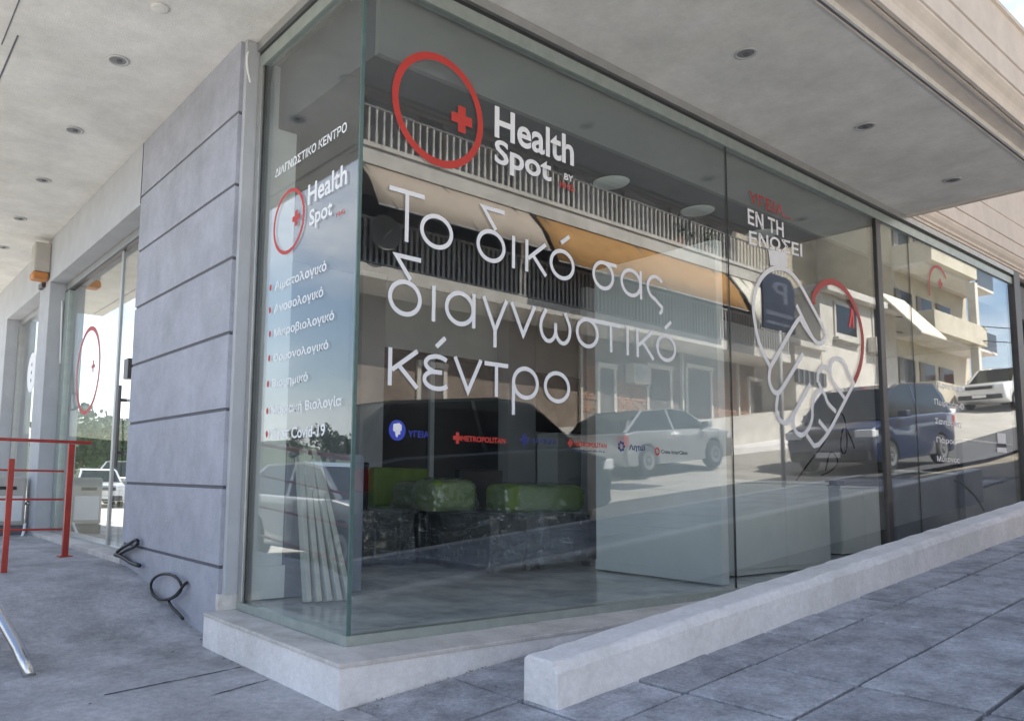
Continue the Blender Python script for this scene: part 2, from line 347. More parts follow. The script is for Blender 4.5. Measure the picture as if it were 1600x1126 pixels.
# lower facade cornice past the end of the overhang
pr2 = [(.05, 3.86), (-.02, 3.86), (-.02, 3.90), (-.05, 3.905), (-.05, 3.935), (-.07, 3.94), (-.07, 3.97), (-.10, 4.0), (-.12, 4.04), (-.12, 4.055), (-.105, 4.06), (-.105, 4.075), (-.125, 4.08),
       (-.125, 4.24), (-.113, 4.245), (-.113, 4.257), (-.13, 4.26), (-.13, 4.52), (-.118, 4.525), (-.118, 4.54), (-.13, 4.545), (-.13, 5.6), (.05, 5.6)]
MB().prism(pr2, XE+.03, 34, 'x').obj('cornice', m_cream, B)
# column of seven rendered blocks with recessed joints
ce = MB().box(C+.012, .19, 1.395, 3.50, -.45, ZS).obj('column', m_groove, B)
zt = [3.89]+[3.366-.524*k for k in range(7)]+[-.42]
for k, (a, b) in enumerate(zip(zt, zt[1:])):
    MB().box(C, .2, 1.38, 3.512, b+(.011 if k < 7 else 0), a-(.011 if k else 0)).obj('block', m_col, ce, bevel=.004)
MB().box(C-.012, .0, 1.335, 1.38, -.055, .05).obj('base_stone', m_marble, ce, bevel=.004)
box('side_panel', C+.03, .0, 1.33, 1.379, .05, ZS-.002, m_beam, ce)
# beams and further columns of the left front
box('beam', C, .2, 3.523, 12, 3.30, ZS-.001, m_beam, B, .003)
c2 = box('column', C, .2, 7.20, 7.80, -.2, 3.299, m_beam, B, .004)
c3 = box('column', C, .2, 10.3, 12, -.2, 3.299, m_beam, B, .004)
box('plinth', C-.01, .22, 3.523, 7.19, -.3, .085, m_marble, B, .004)
box('plinth', C-.01, .22, 7.81, 10.29, -.3, .085, m_marble, B, .004)
box('joint', C-.003, C+.002, 3.516, 3.524, 3.31, ZS-.003, m_groove, B)
# sill ledge with marble top
lg = MB().box(-.25, 0, -.33, 1.335, -.5, -.075).box(0, 14, -.33, .02, -.5, -.075).obj('ledge', m_kerb, B)
for (x0, x1) in ((-.258, .95), (.953, 2.15), (2.153, 4), (4.003, 6.5), (6.503, 11)):
    box('marble_top', x0, x1, -.338, -.02, -.075, -.053, m_marble, lg, .004)
box('marble_top', -.258, -.03, -.019, 1.334, -.075, -.053, m_marble, lg, .004)
box('room_floor', -.02, 14, -.02, 7, -.4, -.012, m_floor, B)
# low whitewashed wall on the pavement
mb = MB(); xs_ = [.46, .5]+fr(.6, 12, 120); secs = []
random.seed(5)
for i, x in enumerate(xs_):
    top = -.0+.1*(x-.45)+random.uniform(-.0035, .0035); bot = gslope(x)-.25; jy = random.uniform(-.004, .004); cc = random.choice((0, 0, 0, 0, .008, .014))
    secs.append([(-1.055+jy-.0, bot), (-1.05+jy, top-.045), (-1.035+jy+cc, top-.008-cc), (-1.015, top+.0), (-.86, top+.004), (-.835, top-.012), (-.828, bot)])
v = []; f = []
for x, s_ in zip(xs_, secs): v += [(x+(.0 if x > .46 else (.03 if False else 0)), y, z) for y, z in s_]
n = 7
for i in range(len(xs_)-1):
    for k in range(n-1): f.append((i*n+k, (i+1)*n+k, (i+1)*n+k+1, i*n+k+1))
f.append(tuple(range(n))); f.append(tuple(range((len(xs_)-1)*n, len(xs_)*n)))
mb.add(v, f); o = mb.obj('low_wall', m_kerb, None, .008)
o['label'] = 'low whitewashed concrete wall climbing the tiled pavement in front of the long window'; o['category'] = 'wall'
# ------------------------------------------------------------------ frames and glass
tk = MB(); tk.box(-.03, X3, -.03, .03, -.052, -.001); tk.box(-.03, .03, .031, 1.33, -.052, -.001)
wf = tk.obj('shop_window', m_track, B)
MB().box(-.025, X3, -.028, .03, 3.70, 3.79).box(-.025, .03, .031, 1.33, 3.70, 3.79).obj('head_track', m_track, wf)
MB().box(-.018, X3, -.02, .03, 3.79, 3.825).box(-.018, .03, .031, 1.33, 3.79, 3.825).obj('head_gap', m_sil, wf)
MB().box(-.045, X3, -.05, .03, 3.825, ZS-.002).box(-.045, .03, .031, 1.33, 3.825, ZS-.002).obj('head_frame', m_alu, wf)
box('jamb', -.03, .045, 1.262, 1.328, -.0, 3.70, m_alu, wf, .003)
box('jamb_gasket', -.012, .03, 1.247, 1.26, 0, 3.70, m_sil, wf)
box('mullion', X2-.0, X2+.11, -.03, .06, 0, 3.70, m_frame, wf, .004)
box('mullion', X3, X3+.24, -.05, .08, -.05, 3.89, m_frame, wf, .004)
def pane(name, x0, x1, y0, y1, mt, parent, z0=0, z1=H):
    return box(name, x0, x1, y0, y1, z0, z1, mt, parent)
p1 = pane('pane', .013, X1-.006, -.01, 0.0, G1, wf)
p2 = pane('pane', X1+.006, X2, -.01, 0.0, G1, wf)
p3 = pane('pane', X2+.11, 7.38, -.01, 0.0, G1, wf)
p4 = pane('pane', 7.39, X3, -.01, 0.0, G1, wf)
p5 = pane('pane', -.01, 0.0, .002, 1.247, G3, wf)
p1 = p2 = p3 = p4 = p5 = wf
box('glass_edge', -.0105, .012, -.0105, .001, 0, H, m_edge, wf)
box('joint_seal', X1-.0055, X1+.0055, -.012, .002, 0, H, m_sil, wf)
box('joint_seal', 7.381, 7.389, -.012, .002, 0, H, m_sil, wf)
# left fronts past the column
w2 = MB().box(.05, .11, 3.52, 7.195, 3.21, 3.295).obj('side_window', m_alu, B); box('bottom_rail', .05, .11, 3.52, 7.195, .086, .11, m_alu, w2)
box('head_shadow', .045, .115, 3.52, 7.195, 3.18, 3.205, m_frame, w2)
pane('pane', .075, .085, 3.52, 4.70, G2, w2, .11, 3.18); pane('pane', .075, .085, 4.76, 6.95, G2, w2, .11, 3.18)
box('stile', .06, .105, 4.70, 4.76, .11, 3.18, m_alu, w2, .003); box('stile', .04, .115, 6.95, 7.195, .11, 3.18, m_track, w2, .003)
a = W(188, 602, 'x', .01); b = W(183, 730, 'x', .01)
dh = MB().tube([(.01, a.y, a.z), (.01, a.y, b.z)], .016).box(.005, .08, a.y-.012, a.y+.012, a.z-.16, a.z-.13).box(.005, .08, a.y-.012, a.y+.012, b.z+.13, b.z+.16).obj('door_handle', m_frame, w2)
a = W(198, 578, 'x', .05); MB().box(.03, .08, a.y-.10, a.y+.04, a.z-.09, a.z+.11).obj('lock', m_frame, w2, .004)
w3 = MB().box(.05, .11, 7.81, 10.29, 3.21, 3.295).box(.05, .11, 7.81, 10.29, .086, .12).box(.05, .11, 7.81, 7.85, .12, 3.21).box(.03, .12, 10.2, 10.29, .12, 3.21).obj('side_window', m_alu, B)
pane('pane', .075, .085, 7.85, 10.2, G2, w3, .12, 3.21)
# white disc sign on the far pane and the ring mark on the side pane
def Px(off): return lambda p: (off, p[0], p[1])
def Py(off): return lambda p: (p[0], off, p[1])
a = W(49, 552, 'x', .07); b = W(49, 612, 'x', .07); cy = a.y; cz = (a.z+b.z)/2; R_ = (a.z-b.z)/2
mb = MB(); mb.add([Px(.072)(p) for p in arc(cy-.1, cz, R_, R_, 0, 360, 40)[:-1]], [tuple(range(40))]); mb.obj('round_sticker', m_white, w3)
for dz in (.12, 0, -.12):
    mb = MB(); mb.add([Px(.070)(p) for p in arc(cy-.1, cz+dz, .03, .03, 0, 360, 10)[:-1]], [tuple(range(10))]); mb.obj('sticker_dot', m_vblack, w3)
a = W(143, 512, 'x', .07); b = W(143, 642, 'x', .07); c_ = W(155, 570, 'x', .07); cz = (a.z+b.z)/2; Rz = (a.z-b.z)/2; cy = c_.y+Rz
mb = MB(); ribbon(mb, arc(cy, cz, Rz, Rz, 0, 360, 48)[:-1], .05, Px(.072), True)
q = W(145, 572, 'x', .07)
mb.add([(.072, q.y-.07, q.z-.02), (.072, q.y+.07, q.z-.02), (.072, q.y+.07, q.z+.02), (.072, q.y-.07, q.z+.02)], [(0, 1, 2, 3)])
mb.add([(.0718, q.y-.02, q.z-.07), (.0718, q.y+.02, q.z-.07), (.0718, q.y+.02, q.z+.07), (.0718, q.y-.02, q.z+.07)], [(0, 1, 2, 3)])
mb.obj('logo', m_red, w2)
# ------------------------------------------------------------------ lettering on the glass
SW = .027
OFFC = [0]
def stroke_glyph(mb, ch, x0, x1, zb, xh, sw=SW):
    """thin geometric Greek letters, drawn between x0 and x1 on base line zb with x-height xh"""
    k = sw/2; l, r = x0+k, x1-k; cx = (l+r)/2; rx = (r-l)/2; ry = xh/2-k; cz = zb+xh/2; P = Py(-.0106)
    def R(pts, c=False):
        OFFC[0] += 1; ribbon(mb, pts, sw, Py(-.0104-.00012*(OFFC[0] % 4)), c)
    if ch == 'Τ': R([(x0, zb+xh-k), (x1, zb+xh-k)]); R([(cx, zb+xh-sw), (cx, zb)])
    elif ch == 'ο': R(arc(cx, cz, rx, ry, 0, 360, 40)[:-1], True)
    elif ch == 'δ':
        R(arc(cx, cz, rx, ry, 0, 360, 40)[:-1], True)
        R([(x1-.01, zb+xh*1.62), (l+rx*.35, zb+xh*1.62), (l+rx*1.35, zb+xh*1.02)])
    elif ch == 'ι': R([(cx, zb), (cx, zb+xh)])
    elif ch == 'κ': R([(l, zb), (l, zb+xh)]); R([(x1-.006, zb+xh), (l+k, zb+xh*.42)]); R([(l+(r-l)*.30, zb+xh*.58), (x1-.004, zb)])
    elif ch == 'σ':
        rx2 = (r-l)*.44; R(arc(l+rx2, cz, rx2, ry, 0, 360, 40)[:-1], True); R([(l+rx2, zb+xh-k), (x1, zb+xh-k)])
    elif ch == 'α':
        R(arc(l+rx*.98, cz, rx*.98, ry, 0, 360, 40)[:-1], True); R([(r, zb), (r, zb+xh)])
    elif ch == 'ς':
        R(arc(cx, cz+ry*.1, rx, ry*.92, 38, 262, 26)+[(cx+rx*.35, zb-.0), (cx+rx*.75, zb-xh*.10), (cx+rx*.72, zb-xh*.24), (cx+rx*.45, zb-xh*.36)])
    elif ch == 'γ':
        R([(x0+k*.6, zb+xh), (cx, zb+.01)]); R([(x1-k*.6, zb+xh), (cx, zb+.01), (cx, zb-xh*.45)])
    elif ch == 'ν': R([(x0+k*.6, zb+xh), (cx, zb+k), (x1-k*.6, zb+xh)])
    elif ch == 'ω':
        h = rx/2+.001
        R([(l+h*.7, zb+xh)]+arc(l+h, cz-.01, h, ry-.0, 150, 360, 22)+[(cx, zb+xh*.62)])
        R([(r-h*.7, zb+xh)]+arc(r-h, cz-.01, h, ry-.0, 30, -180, 22)+[(cx, zb+xh*.62)])
    elif ch == 'τ': R([(x0, zb+xh-k), (x1, zb+xh-k)]); R([(cx, zb+xh-sw), (cx, zb)])
    elif ch == 'ε':
        q = xh/4
        R(arc(cx+.01, cz+q-k*.5, rx*.92, q-k*.6, 35, 250, 18)); R(arc(cx+.01, cz-q+k*.5, rx, q-k*.2, 110, 325, 18)); R([(cx-rx*.35, cz), (cx+rx*.5, cz)])
    elif ch == 'ρ':
        R(arc(cx, cz, rx, ry, 0, 360, 40)[:-1], True); R([(l, cz), (l, zb-xh*.48)])
    elif ch == '´': R([(x0, zb+xh*1.20), (x1, zb+xh*1.48)])
def line(glyphs, fit):
    """glyphs: (char, left px, right px); fit: (px, py) base line pixels"""
    z = sum(W(*p, 'y', 0).z for p in fit)/len(fit)
    for g in glyphs:
        mb = MB()
        ch, a, b = g[:3]; yy = fit[0][1]+(fit[-1][1]-fit[0][1])*((a+b)/2-fit[0][0])/(fit[-1][0]-fit[0][0])
        xa = W(a, yy, 'y', 0).x; xb = W(b, yy, 'y', 0).x
        stroke_glyph(mb, ch, xa, xb, z, g[3] if len(g) > 3 else XH); mb.obj('letter', m_white, p1)
XH = .215
line([('Τ', 605, 661, .31), ('ο', 654, 706), ('δ', 742.5, 788), ('ι', 797, 804), ('κ', 819, 852), ('ο', 857, 896), ('´', 875, 888), ('σ', 924, 962), ('α', 968, 1001.5), ('ς', 1009, 1037)],
     [(630, 378), (1000, 468)])
line([('δ', 604, 657), ('ι', 672, 679), ('α', 693, 741), ('γ', 752, 791), ('ν', 796, 835), ('ω', 841, 891), ('σ', 898, 938), ('τ', 938, 968), ('ι', 976, 982), ('κ', 993, 1020), ('ο', 1024, 1055), ('´', 1038, 1048)],
     [(640, 491), (1030, 568)])
line([('κ', 604, 651), ('ε', 656, 701), ('´', 679, 693), ('ν', 707, 751), ('τ', 755, 792), ('ρ', 798, 840), ('ο', 848, 889)], [(605, 600), (865, 631)])
def tx(s, bl, br, tl, mt, parent, bold=0.0, axis='y', off=-.0106, v=0, name='lettering', **kw):
    a = W(*bl, axis, v); b = W(*br, axis, v); t = W(*tl, axis, v); b.z = a.z if abs(a.z-b.z) < .05 else b.z
    return text_on(name, s, a, b, t.z-a.z, mt, parent, axis, off, bold, **kw)
tx('Health', (771, 215), (895, 252), (772, 166), m_white, p1, .022)
tx('Spot', (771, 266), (860, 302-13), (772, 217), m_white, p1, .022)
tx('BY', (880, 281), (894, 285), (880, 271), m_white, p1, .02)
tx('HHG', (873, 293), (895, 299), (873, 283), m_red, p1, .02)
# ring with cross
c_ = W(681, 173, 'y', 0); a = W(606, 160, 'y', 0); b = W(757, 190, 'y', 0); t = W(672, 83, 'y', 0); d = W(692, 262, 'y', 0)
Rr = ((b.x-a.x)+(t.z-d.z))/4; ccx = (a.x+b.x)/2; ccz = (t.z+d.z)/2
mb = MB(); ribbon(mb, arc(ccx, ccz, Rr-.03, Rr-.03, 0, 360, 72)[:-1], .046, Py(-.0106), True)
q = W(720, 188, 'y', 0)
def cross(mb, cx, cz, s, P1, P2):
    k = s*.36
    mb.add([P1(p) for p in ((cx-s, cz-k), (cx+s, cz-k), (cx+s, cz+k), (cx-s, cz+k))], [(0, 1, 2, 3)])
    mb.add([P2(p) for p in ((cx-k, cz-s), (cx+k, cz-s), (cx+k, cz-k), (cx-k, cz-k))], [(0, 1, 2, 3)])
    mb.add([P2(p) for p in ((cx-k, cz+k), (cx+k, cz+k), (cx+k, cz+s), (cx-k, cz+s))], [(0, 1, 2, 3)])
cross(mb, q.x, q.z, .085, Py(-.0106), Py(-.0106)); mb.obj('logo', m_red, p1)
# left pane
tx('ΔΙΑΓΝΩΣΤΙΚΟ ΚΕΝΤΡΟ', (432, 279), (544, 213), (432, 266), m_white, p5, .022, 'x')
tx('Health', (483, 322), (544, 299), (483, 291), m_white, p5, .02, 'x')
tx('Spot', (485, 362), (521, 351), (485, 330), m_white, p5, .02, 'x')
tx('HHG', (528, 340), (541, 336), (528, 333), m_red, p5, .02, 'x')
a = W(430, 350, 'x', 0); b = W(478, 340, 'x', 0); t = W(457, 293, 'x', 0); d = W(447, 401, 'x', 0)
Rr = ((a.y-b.y)+(t.z-d.z))/4; cyy = (a.y+b.y)/2; czz = (t.z+d.z)/2
mb = MB(); ribbon(mb, arc(cyy, czz, Rr-.015, Rr-.015, 0, 360, 60)[:-1], .024, Px(-.0106), True)
q = W(465, 341, 'x', 0); cross(mb, q.y, q.z, .05, Px(-.0106), Px(-.0106)); mb.obj('logo', m_red, p5)
items = [('Αιματολογικό', 431, 459, 512, 433, 441), ('Ανοσολογικό', 430, 494, 507, 471, 476), ('Μικροβιολογικό', 430, 531, 524, 508, 514),
         ('Ορμονολογικό', 429, 569, 515, 554, 553), ('Βιοχημικό', 427, 609, 483, 601, 592), ('Μοριακή Βιολογία', 426, 651, 536, 641, 633), ('Τεστ Covid-19', 425, 687, 510, 684, 669)]
for s, xl, yl, xr, yr, yt in items:
    tx(s, (xl, yl), (xr, yr), (xl, yt), m_white, p5, .016, 'x')
    q = W(xl-6, yl-9, 'x', 0); mb = MB(); mb.add([Px(-.0106)(p) for p in arc(q.y, q.z, .016, .022, 0, 360, 12)[:-1]], [tuple(range(12))]); mb.obj('bullet', m_red, p5)
# second pane
tx('ΥΓΕΙΑ...', (1169, 317), (1234, 343), (1168, 298), m_red2, p2, .02)
tx('ΕΝ ΤΗ', (1167, 350), (1223, 368), (1167, 326), m_white, p2, .022)
tx('ΕΝΩΣΕΙ', (1169, 382), (1252, 402), (1168, 360), m_white, p2, .022)
def pl(pts): return [(lambda w_: (w_.x, w_.z))(W(1140+x/3.3125, 400+y/3.3125, 'y', 0)) for x, y in pts]
def rib(pts, wd, m_, name='logo', par=None, sm=True):
    q = pl(pts)
    if sm:
        for _ in range(2):
            nq = [q[0]]
            for a, b in zip(q, q[1:]): nq += [(a[0]*.75+b[0]*.25, a[1]*.75+b[1]*.25), (a[0]*.25+b[0]*.75, a[1]*.25+b[1]*.75)]
            q = nq+[q[-1]]
    OFFC[0] += 1; mb = MB(); ribbon(mb, q, wd, Py(-.0104-.00015*(OFFC[0] % 9))); return mb.obj(name, m_, par or p2)
hh = .044
for pts in ([(205, 575), (150, 470), (120, 330), (115, 230), (140, 140), (185, 80), (240, 58), (300, 75), (350, 130), (420, 260), (490, 390), (492, 425), (470, 455), (445, 450), (420, 420), (340, 255)],
            [(205, 575), (355, 310), (365, 340), (420, 420)], [(205, 575), (195, 640), (215, 700), (245, 712), (270, 680), (375, 505)],
            [(245, 712), (232, 790), (250, 850), (290, 870), (320, 830), (412, 660)], [(330, 810), (320, 870), (345, 925), (385, 925), (425, 850), (420, 770), (440, 710), (470, 690), (490, 720), (500, 760), (545, 805)],
            [(450, 655), (450, 600), (480, 565), (515, 590), (520, 640), (590, 735)], [(515, 590), (520, 540), (560, 525), (595, 560), (610, 610), (640, 655)],
            [(640, 655), (455, 1015), (392, 925)], [(455, 850), (500, 905)], [(470, 690), (455, 655)]):
    rib(pts, hh, m_white)
rib([(432, 250), (425, 215), (450, 165), (490, 135), (540, 133), (600, 180), (650, 270), (680, 380), (685, 480), (670, 580), (640, 650)], .062, m_red2)
# partner marks row
def disc(px, py, r, m_, name, par, off=-.0106):
    q = W(px, py, 'y', 0); mb = MB(); mb.add([Py(off)(p) for p in arc(q.x, q.z, r, r, 0, 360, 28)[:-1]], [tuple(range(28))]); return mb.obj(name, m_, par)
disc(619, 672, .058, m_blue, 'badge', p1)
mb = MB(); q = W(619, 672, 'y', 0)
mb.add([(q.x+x, -.0111, q.z+z) for x, z in ((-.028, .034), (.012, .042), (.03, .03), (.03, .0), (.02, -.004), (.022, -.02), (.006, -.026), (0, -.042), (-.012, -.03), (-.014, -.012), (-.03, -.002))], [tuple(range(11))])
mb.obj('badge_head', m_white, p1)
tx('ΥΓΕΙΑ', (636, 682), (668, 684), (636, 672), m_blue, p1, .01)
tx('METROPOLITAN', (719, 689), (788, 694), (719, 680), m_red, p1, .03)
tx('ΜΗΤΕΡΑ', (829, 692), (868, 697), (829, 684), m_navy, p1, .03)
tx('METROPOLITAN', (896, 697), (946, 701), (896, 689.5), m_red, p1, .03)
tx('GENERAL', (893, 704), (946, 708), (893, 701.5), m_navy, p1, .02)
tx('Λητώ', (981, 705), (1006, 706), (981, 693), m_navy, p1, .03)
tx('Creta InterClinic', (1031, 708), (1073, 710), (1031, 702), m_vblack, p1, .02)
for px, py, mm_, s in ((713, 684, m_red, .034), (818, 687, m_navy, .04), (889, 692, m_red, .026)):
    q = W(px, py, 'y', 0); mb = MB(); cross(mb, q.x, q.z, s, Py(-.0106), Py(-.0106)); mb.obj('badge', mm_, p1)
q = W(969, 697, 'y', 0); mb = MB()
for k in range(7):
    a = k*2*math.pi/7; cx, cz = q.x+.028*math.cos(a), q.z+.028*math.sin(a); mb.add([Py(-.0106)(p) for p in arc(cx, cz, .012, .012, 0, 360, 8)[:-1]], [tuple(range(8))])
mb.obj('badge', m_navy, p1)
q = W(1025, 705, 'y', 0); mb = MB(); ribbon(mb, arc(q.x, q.z, .024, .024, 0, 360, 24)[:-1], .013, Py(-.0106), True); mb.obj('badge', m_red, p1)
# town list on the last pane
for s, x0, y0, x1, y1, yt in (('Περιστέρι', 1462, 606, 1499, 615, 595), ('Πειραιάς-Ο', 1459, 634, 1505, 642, 622), ('Σαντορίνη', 1460, 664, 1500, 671, 652), ('Πάρος', 1462, 693, 1493, 697, 682), ('Μύκονος', 1463, 722, 1498, 727, 711)):
    tx(s, (x0, y0), (x1, y1), (x0, yt), m_white, p4, .015)
q = W(1466, 455, 'y', 0); e_ = W(1481, 458, 'y', 0); Rq = (e_.x-q.x)
mb = MB(); ribbon(mb, arc(q.x, q.z, Rq, Rq, 40, 200, 30), .035, Py(-.0106)); mb.obj('logo', m_red2, p4)
mb = MB(); cross(mb, q.x+.05, q.z+.10, .06, Py(-.0106), Py(-.0106)); mb.obj('logo', m_red2, p4)
# sheets of paper taped to the glass
def paper(pxs, par, m_, name='taped_paper', off=-.014):
    mb = MB(); mb.add([(q.x, off-.002*(i % 2), q.z) for i, q in enumerate(W(*p, 'y', 0) for p in pxs)], [tuple(range(len(pxs)))]); mb.obj(name, m_, par)
paper([(1198, 390), (1226, 396), (1229, 418), (1201, 415)], p2, m_white)
paper([(1556, 676), (1569, 677), (1570, 693), (1557, 692)], p4, m_white)
paper([(1556, 699), (1571, 700), (1571, 707), (1556, 706)], p4, m_white)
paper([(1556, 692.5), (1570, 693.5), (1571, 698.5), (1557, 698)], p4, m_vblack, 'tape')
# ------------------------------------------------------------------ interior
YB = 4.2
def xw_(px, y, py=650): return W(px, py, 'y', y).x
def zw_(px, py, y): return W(px, py, 'y', y).z
inn = box('interior_wall', .2, 3.2, YB+.15, YB+.3, 0, 3.32, m_wallg, B)
box('interior_wall', xw_(552, YB), xw_(588, YB), YB-.15, YB+.1, 0, 3.3, m_wallg, B, .004)
box('interior_wall', 3.2, 14, YB+.15, YB+.3, 0, 3.32, m_wallw, B)
box('interior_wall', 13.9, 14, .1, YB, 0, 3.32, m_wallg, B)
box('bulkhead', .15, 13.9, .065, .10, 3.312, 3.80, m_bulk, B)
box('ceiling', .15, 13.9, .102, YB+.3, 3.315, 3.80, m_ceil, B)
stub = box('interior_wall', .035, .30, 1.34, 1.52, 0, 3.78, m_wallw, B)
box('skirting', .035, .315, 1.32, 1.339, 0, .22, m_wallw, stub, .004)
pt = box('partition', 3.77, 3.87, .16, 1.49, 0, 2.95, m_wallw, B, .003)
box('skirting', 3.755, 3.769, .16, 1.49, 0, .09, m_wallw, pt, .003)
box('partition', 3.871, 5.2, 1.45, 1.55, 0, 2.95, m_wallw, B, .003)
# dark glazed doors at the back
x0, x1 = xw_(588, YB), xw_(785, YB); zt_ = zw_(588, 545, YB)
dd = thing('dark_doors', 'tall dark glazed double doors at the back of the waiting room', 'door', ((x0+x1)/2, YB, 0))
def rel(o, t):
    o.parent = t; o.matrix_parent_inverse = Matrix.Translation(-t.location); return o
rel(box('door_leaf', x0, xw_(675, YB), YB+.08, YB+.12, 0, zt_, m_dark), dd); rel(box('door_leaf', xw_(682, YB), x1, YB+.08, YB+.12, 0, zt_, m_dark), dd)
rel(box('centre_post', xw_(675, YB)+.002, xw_(682, YB)-.002, YB+.04, YB+.13, 0, zt_, m_wallg), dd)
rel(box('door_frame', x0-.04, x1+.02, YB+.05, YB+.13, zt_+.002, zt_+.05, m_dark), dd)
box('interior_wall', xw_(786, YB), xw_(829, YB), YB-.1, YB+.12, 0, 3.31, m_wallg, B, .003)
zc = zw_(829, 672, YB); zo = zw_(829, 578, YB)
box('niche', xw_(830, YB), xw_(926, YB), YB+.10, YB+.14, zc, zo, m_dark, B)
rc = box('reception_counter', xw_(829, YB)+.01, 6.4, YB-.5, YB-.12, 0, zw_(829, 672, YB-.5), m_cab, None, .006)
rc['label'] = 'long white reception counter standing behind the plastic wrapped armchairs'; rc['category'] = 'counter'
for i, (px, py) in enumerate(((955, 286), (1090, 330), (1190, 366))):
    q = W(px, py, 'z', 3.305); o = MB().lathe([(.135, 0), (.15, .012)], (0, 0, -.004), n=28).obj('ceiling_lamp', m_disc, None, 0, True)
    o.location = (q.x, q.y, 3.302); o['category'] = 'ceiling lamp'; o['group'] = 'round lamps on the interior ceiling'
    o['label'] = ('round flat opal lamp on the dark inner ceiling, the one nearest the big ring logo', 'round flat opal lamp just left of the red heading on the second pane',
                  'round flat opal lamp behind the red heading of the second pane')[i]
# armchairs wrapped in plastic
m_vinyl = mat('chair_vinyl', (.030, .029, .038), .32, 7, .1, .05, 60)
m_vinyl2 = mat('chair_green', (.19, .27, .06), .38, 6, .12, .08, 60)
m_foot = mat('chair_foot', (.02, .02, .02), .5, 6, .1, 0)
wrap = glass_mat('plastic_film', (.90, .91, .93), .10, (1, 1, 1), .10, .5, .07)
def crumple(name, x0, x1, y0, y1, z0, z1, parent, n=22, amp=.026, seed=0, rnd=0):
    mb = MB()
    def P(x, y, z):
        if rnd:
            u, v_, w_ = (x-x0)/(x1-x0)*2-1, (y-y0)/(y1-y0)*2-1, max(0, (z-z0)/(z1-z0)*2-1)
            k = 1-rnd*(abs(u*v_)**4)*.5; x = (x0+x1)/2+(x-(x0+x1)/2)*k*(1-rnd*.35*w_**4); y = (y0+y1)/2+(y-(y0+y1)/2)*k*(1-rnd*.35*w_**4); z -= rnd*.10*(u**6+v_**6)*w_**2
        q = Vector((x*9+seed, y*9, z*7)); d = mnoise.noise_vector(q)*amp*.8; rg = 1-abs(mnoise.noise(q*1.7+Vector((3, 1, 2))))*2.2; d += Vector((x-(x0+x1)/2, y-(y0+y1)/2, 0)).normalized()*max(0, rg)**3*amp*.9; d = d + mnoise.noise_vector(Vector((x*28, y*28+seed, z*16)))*amp*.35
        return (x+d.x, y+d.y, z+d.z*.6)
    def face(fn):
        v = [P(*fn(i/n, j/n)) for i in range(n+1) for j in range(n+1)]
        mb.add(v, [(i*(n+1)+j, (i+1)*(n+1)+j, (i+1)*(n+1)+j+1, i*(n+1)+j+1) for i in range(n) for j in range(n)])
    lx, ly, lz = x1-x0, y1-y0, z1-z0
    face(lambda a, b: (x0+lx*a, y0, z0+lz*b)); face(lambda a, b: (x0+lx*a, y1, z0+lz*b))
    face(lambda a, b: (x0, y0+ly*a, z0+lz*b)); face(lambda a, b: (x1, y0+ly*a, z0+lz*b)); face(lambda a, b: (x0+lx*a, y0+ly*b, z1))
    return mb.obj(name, wrap, parent, 0, True)
def armchair(x, y, w_, d_, label, cushion, back=None, seed=0):
    t = thing('armchair', label, 'armchair', (x, y, 0), 0, 'plastic wrapped armchairs in the waiting room')
    MB().box(0, .13, 0, d_, .06, .51).obj('arm', m_vinyl, t, .018); MB().box(w_-.13, w_, 0, d_, .06, .51).obj('arm', m_vinyl, t, .018)
    MB().box(.134, w_-.134, 0.02, d_-.14, .06, .36).obj('seat', m_vinyl, t, .02)
    MB().box(.134, w_-.134, d_-.135, d_, .06, .96 if back else .51).obj('backrest', m_vinyl2 if back == 'g' else m_vinyl, t, .025)
    for fx in (.05, w_-.11):
        for fy in (.05, d_-.11): MB().box(fx, fx+.06, fy, fy+.06, 0, .06).obj('foot', m_foot, t)
    crumple('plastic_wrap', -.02, w_+.02, -.02, d_+.02, .05, .54, t, seed=seed)
    if cushion:
        a, b_, c0, d0, z1 = cushion
        MB().box(a, b_, c0, d0, .53, z1).obj('cushion', m_vinyl2, t, .08, True, 5)
        crumple('plastic_wrap', a-.015, b_+.015, c0-.015, d0+.015, .54, z1+.015, t, 18, .03, seed+5, .35)
    return t
armchair(2.54, 1.67, .62, .88, 'plastic wrapped dark armchair nearest the glass corner, a crumpled green cushion on it', (-.30, .24, .43, .80, .83), seed=1)
armchair(3.18, 1.67, .82, .80, 'plastic wrapped dark armchair beside the white partition, long green cushion on top', (-.30, .78, .10, .48, .80), seed=9)
armchair(2.50, 2.66, .66, .66, 'plastic wrapped armchair second from the front, its green cushion half hidden', (.03, .6, .05, .55, .80), seed=14)
armchair(3.45, 2.75, .95, .7, 'all dark wrapped armchair at the back before the dark doors', None, 'd', seed=21)
armchair(2.55, 3.38, 1.05, .5, 'armchair with a tall plain olive green backrest, farthest left at the back', None, 'g', seed=30)
armchair(1.80, 2.60, .55, .62, 'narrow wrapped armchair with green side beside the black barrier post', None, None, seed=33)
# black barrier post
q = W(568, 873, 'z', 0)
t = thing('barrier_post', 'black barrier post on a flat round base just inside the glass corner', 'barrier post', (q.x, q.y, -.012))
MB().lathe([(.17, 0), (.17, .012), (.13, .02), (.03, .03)], (0, 0, 0), n=28).obj('base', m_cable, t, 0, True)
MB().lathe([(.03, .03), (.03, .95), (.036, .955), (.036, 1.0), (.01, 1.01)], (0, 0, 0), n=16).obj('pole', m_cable, t, 0, True)
